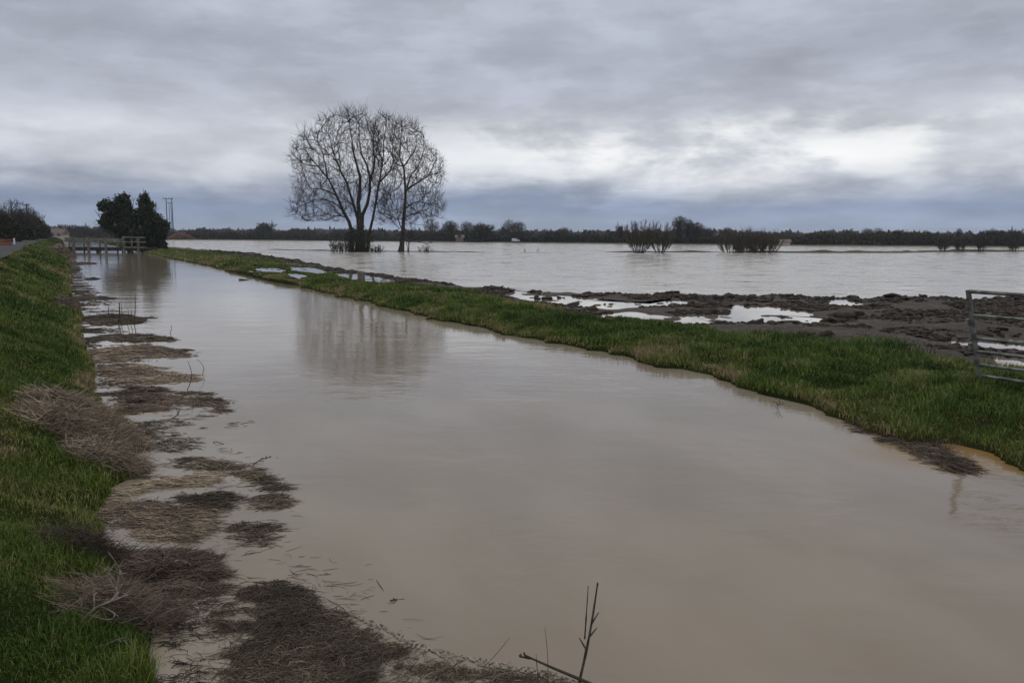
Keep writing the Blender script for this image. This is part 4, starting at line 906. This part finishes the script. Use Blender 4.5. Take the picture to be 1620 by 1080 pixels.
stem('dry_weed', 'tallest dry weed stem with a blunt seed head at the lower edge', at(914, 1088, Yn), at(945, 925, Yn), .0058, .006, .006, 'dry stems rising from the lower edge', forks=3)
stem('dry_weed', 'straight thin dark stem just left of the tallest weed stem', at(925, 1010, Yn+.03), at(930.5, 928, Yn+.03), .0032, .003, .0, 'dry stems rising from the lower edge')
stem('dry_weed', 'very thin short stem with a hooked tip left of the slanting stick', at(866, 1088, Yn), at(862, 992, Yn), .0016, 0, .006, 'dry stems rising from the lower edge')
stem('dry_weed', 'short dark stem crossing the slanting stick', at(852, 1088, Yn), at(848, 1034, Yn), .0022, 0, 0, 'dry stems rising from the lower edge')
branch('slanting thick brown stick pointing left at the lower edge', at(945, 1086, Yn-.02), at(829, 1034, Yn+.05), .0075, 'weed', 0, dict(DB, wob=[.03, .1, .1]), None)
stem('dry_reed', 'faint thin stem leaning right above the largest raft', at(765, 1055, 2.95), at(806, 1008, 2.95), .0014, 0, .004)
rg = 'upright reed stems in the green-grey raft'
for (lb, px, py, top, r) in [('tallest reed stem with a hooked tip in the green-grey raft', 212, 512, 463, .012), ('thick reed stem left of the tallest', 187, 512, 478, .02), ('short reed stem between the thick one and the tallest', 201, 512, 488, .009),
    ('slim reed stem close beside the thick one', 190.5, 511, 482, .009), ('second short reed stem left of the tallest', 206, 512, 490, .009), ('lone short reed stem left end of the green-grey raft', 170, 500, 484, .012), ('lone thin stem out in the water right of the green-grey raft', 269, 527, 514, .007)]:
    b = gp(px, py, 0); t = at(px+1.5, top, b[1]); stem('dry_reed', lb, b, t, r, 0, .02, rg, 'reed')
for (lb, px, py, tx, top, r) in [('thin upright stem near the tips of the pinkish raft', 296, 617, 297, 571, .006), ('thin leaning stem arching right over the pinkish raft', 320, 592, 312, 568, .005)]:
    b = gp(px, py, 0); stem('dry_reed', lb, b, at(tx, top, b[1]), r, 0, .06, None, 'reed')

# dry tufts on the right bank
def tuft(label, px, py, z, n, h, rad, mt='straw', tint=(.5, 1)):
    x0, y0 = g(px, py, z); a = RNG.uniform(0, 2*PI, n); r = RNG.uniform(0, rad, n); P = np.stack([np.cos(a)*r, np.sin(a)*r, 0*a], -1); z0 = float(zground(x0, y0))
    V, q, t = blades(P, RNG.uniform(.5, 1, n)*h, np.full(n, .0045), RNG.uniform(.2, 1.2, n), bend=.6); root = thing('grass_tuft', (x0, y0, z0), label, 'tuft', 'pale dry grass tufts on the right bank')
    obj('blades', mesh('blades', V, quads=q, tris=t, tint=np.repeat(RNG.uniform(*tint, n), 5)), M[mt], root)
tuft('pale dry grass tuft at the foot of the gate stile', 1540, 612, .25, 170, .40, .12, 'grass', (.6, 1))
tuft('pale dry grass tuft left of the gate', 1445, 606, .25, 200, .42, .16, 'grass', (.55, 1))
tuft('faded tuft on the bank edge above the drowned twigs', 1400, 650, .18, 200, .26, .2, 'grass', tint=(.5, 1))
tuft('brownish tuft on the bank crest right of mid frame', 1262, 580, .25, 180, .26, .2, 'grass', tint=(.55, 1))
tuft('yellow-green tuft leaning over the channel midway along the right bank', 948, 547, .2, 300, .3, .16, 'grass', (.6, .95))
tuft('dark sedge tuft below the gate above the ochre shallows', 1480, 660, .3, 320, .3, .25, tint=(.1, .6))

# ================================================================== far treeline
def hedge_mass(name, x0px, x1px, back, hfun, n, label, ls=(.18, .42), depth=7.0, m='hedge'):
    px = RNG.uniform(x0px, x1px, n); azm = np.array([ray(p, 375)[0]/ray(p, 375)[1] for p in np.linspace(x0px, x1px, 200)]); tanv = np.interp(px, np.linspace(x0px, x1px, 200), azm)
    Yv = np.interp(tanv, [s[0]/s[1] for s in SHORE], [s[1] for s in SHORE])+back+RNG.uniform(0, depth, n); Xv = tanv*Yv
    u = RNG.uniform(0, 1, n)**.8; H = hfun(px, Yv); z = .2+u*H*(.8+.4*RNG.uniform(0, 1, n)**2)
    C = np.stack([Xv, Yv, z], -1); V, Q = leaves(C, RNG.uniform(*ls, n)*(Yv/230)**.8)
    # upright twigs along the top
    k = n//7; iv = RNG.integers(0, n, k); b = C[iv].copy(); b[:, 2] = .2+H[iv]*.7; tp = b+np.stack([RNG.normal(0, .35, k), RNG.normal(0, .3, k), H[iv]*RNG.uniform(.2, .55, k)], -1)
    V2, Q2 = tubes(np.stack([b, tp], 1), np.stack([np.full(k, .05), np.full(k, .02)], 1), 3)
    o = obj(name, mesh(name, np.concatenate([V, V2]), quads=np.concatenate([Q, Q2+len(V)]), tint=np.concatenate([np.repeat(RNG.uniform(0, 1, n)*.8+(vn(Xv*.05, Yv*0, 3)-.5)*.5, 4), np.repeat(RNG.uniform(.3, 1, k), 6)])), M[m]); return tag(o, label, 'hedge', kind='stuff')
def hprof(a, b, sc=.05, sd=1):
    return lambda px, Yv: a+(b-a)*np.clip(fbm(px*sc, px*0, sd, 4)*1.5-.25, 0, 1)
hedge_mass('far_hedgerow', 262, 660, 3, hprof(1.8, 4.2, .06, 2), 15000, 'dark hedgerow on the far shore left of the ash trees')
hedge_mass('far_hedgerow', 655, 740, 4, hprof(2.6, 4.4, .06, 4), 5000, 'dense dark hedge on the far shore right behind the single ash')
hedge_mass('far_hedgerow', 740, 960, 6, hprof(1.4, 3.0, .04, 5), 9000, 'low brown hedge on the far shore below the twin-headed bare tree')
hedge_mass('far_hedgerow', 940, 1290, 4, hprof(1.6, 2.6, .05, 6), 14000, 'dark hedge on the far shore behind the willow clumps')
hedge_mass('far_hedgerow', 1270, 1760, 4, hprof(2.3, 3.6, .03, 7), 19000, 'long dark hedge on the far shore at the right')
hedge_mass('far_woodland', 250, 1760, 120, hprof(1.8, 5.8, .06, 8), 24000, 'line of farther woodland behind the shore hedges', (.5, 1.0), 40)
hedge_mass('far_woodland', 60, 1760, 520, hprof(3.0, 8.5, .035, 12), 16000, 'faint distant woodland on the skyline', (1.2, 2.2), 200)
hedge_mass('far_hedgerow', 95, 262, 12, hprof(2.5, 6.0, .04, 9), 8000, 'dark hedge beyond the bridge left of the evergreen bushes')

BT = dict(n=[7, 6, 5, 4], wob=[.06, .14, .16, .2], up=[.03, .08, .06, .05], rmin=.03, kids=[18, 8, 5, 0], start=[.25, .2, .15, .1], ang=[44, 40, 38, 35], ratio=[.55, .5, .5, .5], rr=[.5, .55, .6, .7], r0=.22)
def far_bare(label, kind='bare_tree', ivy=0, seed=1, hgt=8.0, wide=1.0):
    random.seed(seed); root = thing(kind, (0, 0, 0), label, 'tree'); out = {}
    grow(out, Vector((0, 0, -.3)), Vector((0, 0, 1)), hgt*.9, .22, 0, BT)
    main = [out[0][0]]+random.sample(out[1], min(9, len(out[1])))
    for pts, rad in main[1:]:
        for p in pts: p.x *= wide*.8; p.y *= wide*.8
    V, Q, t = limbs_mesh(main, 5); obj('trunk', mesh('trunk', V, quads=Q, tint=t), M['bark'], root)
    def smp(n):
        d = RNG.normal(size=(n, 3)); d /= np.linalg.norm(d, axis=1, keepdims=True); rr = RNG.uniform(0, 1, (n, 1))**.42*(.82+.36*fbm(d[:, 0]*2+seed, d[:, 2]*2+d[:, 1], 5)[:, None]); return d*rr*np.array([3.3*wide, 3.3*wide, hgt*.37])+np.array([0, 0, hgt*.62])
    V, Q, t = fill([p[1:] for p, _ in main], None, smp, [(60, 2, .07, .035, 3), (300, 3, .038, .024, 1.6), (800, 3, .024, .017, .9)], sprays=1500, sl=(.4, .9), sr=.02); obj('crown', mesh('crown', V, quads=Q, tint=t), M['far_twig'], root)
    if ivy:
        z = RNG.uniform(.2, hgt*.75, ivy); a = RNG.uniform(0, 2*PI, ivy); r = .95*(1-z/(hgt*1.05))*RNG.uniform(.3, 1.1, ivy)+.25*vn(z*2, a, 3)
        V, Q = leaves(np.stack([np.cos(a)*r, np.sin(a)*r, z], -1), RNG.uniform(.12, .26, ivy)); obj('ivy', mesh('ivy', V, quads=Q, tint=np.repeat(RNG.uniform(0, 1, ivy), 4)), M['ivy'], root)
    return root
def far_dense(label, seed=1, hgt=5.0, wd=6.0, n=3200):
    random.seed(seed); root = thing('bushy_tree', (0, 0, 0), label, 'tree'); out = {}
    for k in range(12):
        a = random.uniform(0, 2*PI); d = Vector((math.cos(a)*wd*.35, math.sin(a)*wd*.35, hgt*.85)); grow(out, Vector((0, 0, -.2)), d.normalized(), d.length*random.uniform(.9, 1.1), .12, 0, dict(BT, n=[6, 5, 4], kids=[9, 5, 0], rmin=.035))
    V, Q, t = limbs_mesh(out[0], 4); obj('trunk', mesh('trunk', V, quads=Q, tint=t), M['bark'], root)
    V, Q, t = limbs_mesh(out[1]+out[2], 3); obj('crown', mesh('crown', V, quads=Q, tint=t), M['far_twig'], root)
    d = RNG.normal(size=(n, 3)); d /= np.linalg.norm(d, axis=1, keepdims=True); d[:, 2] = np.abs(d[:, 2]); r = RNG.uniform(0, 1, n)**.4*(.65+.6*fbm(d[:, 0]*3+seed, d[:, 2]*3+d[:, 1]*3, 3))
    V, Q = leaves(d*r[:, None]*np.array([wd/2, wd/2, hgt*.88]), RNG.uniform(.14, .32, n)); obj('foliage', mesh('foliage', V, quads=Q, tint=np.repeat(RNG.uniform(0, 1, n), 4)), M['far_leaf'], root)
    return root
def fpos(px, back, zb=.3):
    r = ray(px, 376); tv = r[0]/r[1]; Yv = float(np.interp(tv, [s[0]/s[1] for s in SHORE], [s[1] for s in SHORE]))+back; return (tv*Yv, Yv, zb)
def hgt_for(px, top, back):
    p = fpos(px, back); return at(px, top, p[1])[2]-.3
protoB = [far_bare('x', seed=3, hgt=8, wide=1.25), far_bare('x', seed=8, hgt=8, wide=.9), far_bare('x', 'ivy_clad_tree', 1500, 12, 8, .7)]
protoD = [far_dense('x', 4), far_dense('x', 9)]
used = set()
def place(pr, base_h, base_w, px, top, wpx, back, label, group='separate trees along the far shore'):
    wpx = wpx*(1.35 if pr is protoB[2] else 1.1)
    h = hgt_for(px, top, back)*1.12+.3; p = fpos(px, back); wm = wpx*p[1]/F; sz = h/base_h; sw = wm/base_w; rz = random.uniform(0, 6.28)
    if id(pr) not in used:
        used.add(id(pr)); pr.location = p; pr.rotation_euler = (0, 0, rz); pr.scale = (sw, sw, sz); pr['label'] = label; pr['group'] = group; return pr
    return dup(pr, p, label, group, rz, (sw, sw, sz))
random.seed(2)
for (k, px, top, wpx, back, lb) in [
    ('D0', 417, 354, 34, 8, 'rounded dark bushy tree on the far shore midway between power poles and ash trees'),
    ('B1', 322, 362, 14, 30, 'faint bare tree just right of the twin-pole supports'), ('B0', 345, 364, 18, 30, 'low faint bare tree second right of the twin-pole supports'),
    ('B1', 470, 362, 18, 14, 'small bare tree just left of the largest ash tree'), ('D1', 492, 366, 26, 10, 'low bushy tree behind the left edge of the largest ash tree'),
    ('B0', 683, 349, 22, 12, 'bare tree right behind the single ash tree'), ('B2', 712, 351, 20, 10, 'ivy-darkened tree next right of the ash group'),
    ('B1', 738, 352, 17, 14, 'small airy bare tree in a gap, second right of the ash group'), ('D0', 763, 356, 44, 6, 'broad dark round thicket tree third right of the ash group'),
    ('B0', 806, 350, 22, 10, 'left head of the bare pair above the white van'), ('B1', 820, 352, 21, 10, 'right head of the bare pair above the white van'),
    ('B1', 893, 361, 13, 12, 'tiny bare tree alone on the skyline right of the bare pair'), ('D1', 872, 367, 50, 12, 'long low bushy mound right of the bare pair'),
    ('B2', 1074, 344, 17, 6, 'tallest ivy-clad tree, right of the larger willow clump'), ('B2', 1089, 349, 14, 8, 'ivy-clad tree with a light gap to its left, second of three'),
    ('B2', 1102, 354, 20, 8, 'bushier ivy-clad tree at the right of the three'), ('B1', 1122, 362, 14, 20, 'faint bare tree just right of the three ivy-clad trees'),
    ('B1', 1150, 361, 14, 16, 'faint bare tree above the left end of the low willow row'),
    ('D1', 980, 358, 14, 4, 'small dark bush poking up left of the larger willow clump'),
    ('B1', 1371, 363, 15, 10, 'small rounded bare tree, left of a pair in the right part'), ('B0', 1388, 363, 20, 10, 'reddish rounded bare tree, right of a pair in the right part'),
    ('D0', 1418, 367, 28, 8, 'green-dark bushy tree next to the reddish bare tree'), ('B0', 1430, 366, 20, 12, 'bare tree top over the green-dark bushy tree'),
    ('D1', 1468, 369, 16, 16, 'small conical dark tree on the right skyline'), ('D0', 1447, 369, 14, 16, 'small round dark tree left of the conical one'), 
    ('B1', 1517, 363, 9, 10, 'spindly thin bare tree on the right skyline'), ('D0', 1572, 366, 48, 8, 'wide smooth-topped dark thicket near the right edge'), ('D1', 1607, 365, 26, 6, 'dark thicket tree cut by the right edge'),
    ('D1', 130, 358, 26, 10, 'dark rounded bush above the left end of the bridge')]:
    kk = k[0]; pr = (protoB if kk == 'B' else protoD)[int(k[1])]
    place(pr, 8.6 if kk == 'B' else 5.0, (7.5, 5.4, 4.2)[int(k[1])] if kk == 'B' else 6.0, px, top, wpx, back, lb)

# willow clumps in the flood
WL = dict(n=[7, 5, 4], wob=[.07, .12, .15], up=[.05, .06, .05], rmin=.008, kids=[16, 7, 0], start=[.2, .2, .1], ang=[26, 30, 28], ratio=[.42, .5, .5], rr=[.35, .5, .6], r0=.032)
def willow(label, loc, wd, hh, stems, nb, base, lowcut):
    root = thing('willow', loc, label, 'willow', 'willows standing in the flood'); main = []
    for k in range(stems):
        a = random.uniform(0, 2*PI); q = random.random()**.5; b = Vector((math.cos(a)*q*wd*base, math.sin(a)*q*1.0, -.3)); e = Vector((b.x+math.cos(a)*wd*.42*q, b.y+math.sin(a)*1.3*q, hh*(random.uniform(.60, .95)-.25*q*q))); c = b.lerp(e, .5)+Vector((math.cos(a)*.25, 0, -.2))
        pts = [b*(1-u)**2+c*2*u*(1-u)+e*u*u for u in [j/7 for j in range(8)]]; main.append((pts, [.032-.020*j/7 for j in range(8)]))
    V, Q, t = limbs_mesh(main, 5); obj('trunk', mesh('trunk', V, quads=Q, tint=t), M['bark'], root)
    V, Q, t = fill([p[1+int(lowcut*5):] for p, _ in main], None, None, [], sprays=nb*9, sl=(.3, .9), sr=.009, tipw=0); obj('crown', mesh('crown', V, quads=Q, tint=t), M['willow_twig'], root)
M['willow_twig'] = tinted('willow_twig', [(0, (.060, .050, .036)), (1, (.135, .112, .080))], .9, .2, .1, .3)
random.seed(14)
for (px, wpx, top, n, nb, bs, lc, lb) in [(1010, 66, 348, 46, 460, .07, .30, 'larger left half of the bare willow clump standing in the flood'), (1044, 44, 352, 32, 300, .07, .30, 'smaller right half of the tall willow clump standing in the flood'),
        (1158, 46, 365, 44, 300, .28, .14, 'low bushy willow, left end of the low row in the flood'), (1186, 46, 362, 44, 320, .28, .14, 'low bushy willow in the middle of the low row in the flood'), (1211, 42, 365, 40, 280, .28, .14, 'low bushy willow, right end of the low row in the flood')]:
    x, y = g(px, 400); sc = y/F; willow(lb, (x, y, 0), wpx*sc, (400-top)*sc, n, nb, bs, lc)
random.seed(15)
for (px, wpx, top, lb) in [(1490, 26, 378, 'faint bare shrub on the field bank, first of four at the right'), (1519, 24, 377, 'faint bare shrub on the field bank, second of four'), (1551, 20, 374, 'darker shrub on the field bank, third of four'), (1603, 36, 376, 'broad shrub on the field bank at the right edge'),
        (830, 3, 391, 'single little twig standing in the flood between field banks'), (851, 14, 392, 'tiny twiggy shrub in the flood between field banks')]:
    x, y = g(px, 398.5); sc = y/F; shrub('bank_shrub', lb, 'shrub', (x, y, .0), wpx*sc, (398-top)*sc, (3 if wpx < 20 else 14), (WL if wpx > 19 else dict(WL, kids=[5, 2, 0])), 'shrubs along the field bank in the flood', base=.2, depth=2.0)

# roadside trees at far left
random.seed(16)
for (k, px, Yv, top, wpx, lb) in [('B0', 26, 110, 312, 60, 'tallest bare roadside tree at far left'), ('D0', 4, 92, 327, 60, 'dark roadside bush cut by the left edge'), ('D1', 34, 118, 334, 50, 'dark bushy roadside tree under the tallest bare one'), ('D0', 58, 150, 336, 40, 'rounded greenish tree at the right end of the roadside row'), ('D1', 72, 190, 352, 20, 'low last bush of the roadside row'), ('B0', -10, 96, 318, 50, 'bare roadside tree half outside the left edge'), ('B1', 47, 135, 326, 30, 'thin bare tree beside the single pole in the roadside row')]:
    p = at(px, 370, Yv); top_z = at(px, top, Yv)[2]; pr = (protoB if k[0] == 'B' else protoD)[int(k[1])]; h = top_z-.9
    sw = wpx*Yv/F/((7.5, 5.4)[int(k[1])] if k[0] == 'B' else 6.0); dup(pr, (p[0], Yv, .9), lb, 'trees beside the lane at far left', random.uniform(0, 6), (sw, sw, h/(8.6 if k[0] == 'B' else 5.0)))

# small buildings, van, barrier
def house(label, px, ybase, Yv, w_, d_, h_, wall, n_win=3):
    p = at(px, ybase, Yv); r = thing('cottage', (p[0], Yv, .6), label, 'house')
    def box(x0, x1, y0, y1, z0, z1):
        m = MB(); m.v = [(x0, y0, z0), (x1, y0, z0), (x1, y1, z0), (x0, y1, z0), (x0, y0, z1), (x1, y0, z1), (x1, y1, z1), (x0, y1, z1)]; m.f = [(0, 3, 2, 1), (4, 5, 6, 7), (0, 1, 5, 4), (1, 2, 6, 5), (2, 3, 7, 6), (3, 0, 4, 7)]; return m
    box(-w_/2, w_/2, 0, d_, -.5, h_).build('wall', wall, r)
    m = MB(); e = .4; rh = h_+d_*.42; m.v = [(-w_/2-e, -e, h_+.003), (w_/2+e, -e, h_+.003), (w_/2+e, d_+e, h_+.003), (-w_/2-e, d_+e, h_+.003), (-w_/2-e, d_/2, rh), (w_/2+e, d_/2, rh)]; m.f = [(0, 1, 5, 4), (2, 3, 4, 5), (0, 4, 3), (1, 2, 5), (0, 3, 2, 1)]; m.build('roof', M['roof'], r)
    for k in range(n_win): x = -w_/2+w_*(k+.5)/n_win; box(x-.55, x+.55, -.05, .02, .9, 2.0).build('window', M['dark_glass'], r)
    if n_win > 1: box(w_*.28, w_*.28+.7, d_/2-.35, d_/2+.35, rh-.6, rh+.8).build('chimney', M['brickwall'], r)
house('small pale bungalow at the end of the lane on the far left', 88, 372, 300, 4.6, 5, 1.5, M['wall_cream'], 2)
house('low pinkish cottage in the gap of the far hedge right of the ash group', 727, 379, 286, 2.6, 2.5, 1.0, M['brickwall'], 1)
house('low pale barn on the far shore right of the low willow row', 1243, 381, 226, 2.6, 1.8, .45, M['wall_cream'], 0)
p = fpos(816, 3); vn_ = thing('white_van', p, 'small white van parked on the far shore below the bare pair', 'van', sc=.62)
m = MB(); prof = [(-2.3, .35), (2.3, .35), (2.35, 1.0), (1.5, 1.25), (1.0, 1.95), (-2.25, 2.0)]
m.v = [(a, s_, b) for s_ in (-.9, .9) for a, b in prof]; m.f = [tuple(range(6)), tuple(range(11, 5, -1))]+[(k, 6+k, 6+(k+1) % 6, (k+1) % 6) for k in range(6)]; m.build('body', M['white_paint'], vn_)
for xx in (-1.5, 1.5): MB().tube([(xx, -.93, .35), (xx, -.7, .35)], .36, 14).build('wheel', M['tyre'], vn_)
m = MB(); m.v = [(1.45, -.905, 1.28), (.2, -.905, 1.28), (.2, -.905, 1.8), (1.02, -.905, 1.8)]; m.f = [(0, 3, 2, 1)]; m.build('window', M['dark_glass'], vn_)
bx, by, bz = at(-6, 377, 62); brr = thing('road_barrier', (bx, by, 1.2), 'low reddish orange plastic barrier beside the lane at far left edge', 'barrier', rz=.4, sc=(1, 1, .6))
for k, zz_ in enumerate((.25, .55, .85)): MB().bar((-1.0, 0, zz_), (1.0, 0, zz_), .10, .22).build('board', M['orange'], brr)
for xx in (-.9, .9): MB().bar((xx, .07, -.05), (xx, .07, 1.0), .08).build('leg', M['orange'], brr)
mx, my, mz = at(22, 377, 70); mp = thing('marker_post', (mx, my, 1.2), 'short white marker post on the verge left of the lane', 'post'); MB().bar((0, 0, -.1), (0, 0, .62), .14, .10).build('shaft', M['white_paint'], mp)
# tawny reed bed behind the twin poles
p = fpos(287, 2); n = 2600; C = np.stack([RNG.normal(0, 3.6, n), RNG.uniform(-2, 2, n), RNG.uniform(0, 1, n)**.8*2.2], -1); C[:, 2] *= np.exp(-(C[:, 0]/5)**2)*1.3; V, Q = leaves(C, RNG.uniform(.15, .35, n))
rb = thing('reed_bed', p, 'tawny orange-brown reed bed at the foot of the twin-pole supports', 'reeds'); M['tawny'] = tinted('tawny', [(0, (.16, .085, .05)), (1, (.30, .17, .11))], .8, .1, .1, .3); obj('reeds', mesh('reeds', V, quads=Q, tint=np.repeat(RNG.uniform(0, 1, n), 4)), M['tawny'], rb)

# ================================================================== air
hv = mat_h = bpy.data.materials.new('haze'); hv.use_nodes = True; t = NT(hv.node_tree); t.n.clear()
pvn = t.new('ShaderNodeVolumePrincipled'); pvn.inputs['Color'].default_value = (.72, .80, .92, 1); pvn.inputs['Density'].default_value = .00022; pvn.inputs['Anisotropy'].default_value = 0.0
t.l.new(pvn.outputs[0], t.new('ShaderNodeOutputMaterial').inputs['Volume'])
m = MB(); a_, b_, z0, z1 = -5200, 5200, -1.8, 40.0
m.v = [(a_, a_, z0), (b_, a_, z0), (b_, b_, z0), (a_, b_, z0), (a_, a_, z1), (b_, a_, z1), (b_, b_, z1), (a_, b_, z1)]; m.f = [(0, 3, 2, 1), (4, 5, 6, 7), (0, 1, 5, 4), (1, 2, 6, 5), (2, 3, 7, 6), (3, 0, 4, 7)]
tag(m.build('haze', hv), kind='stuff')
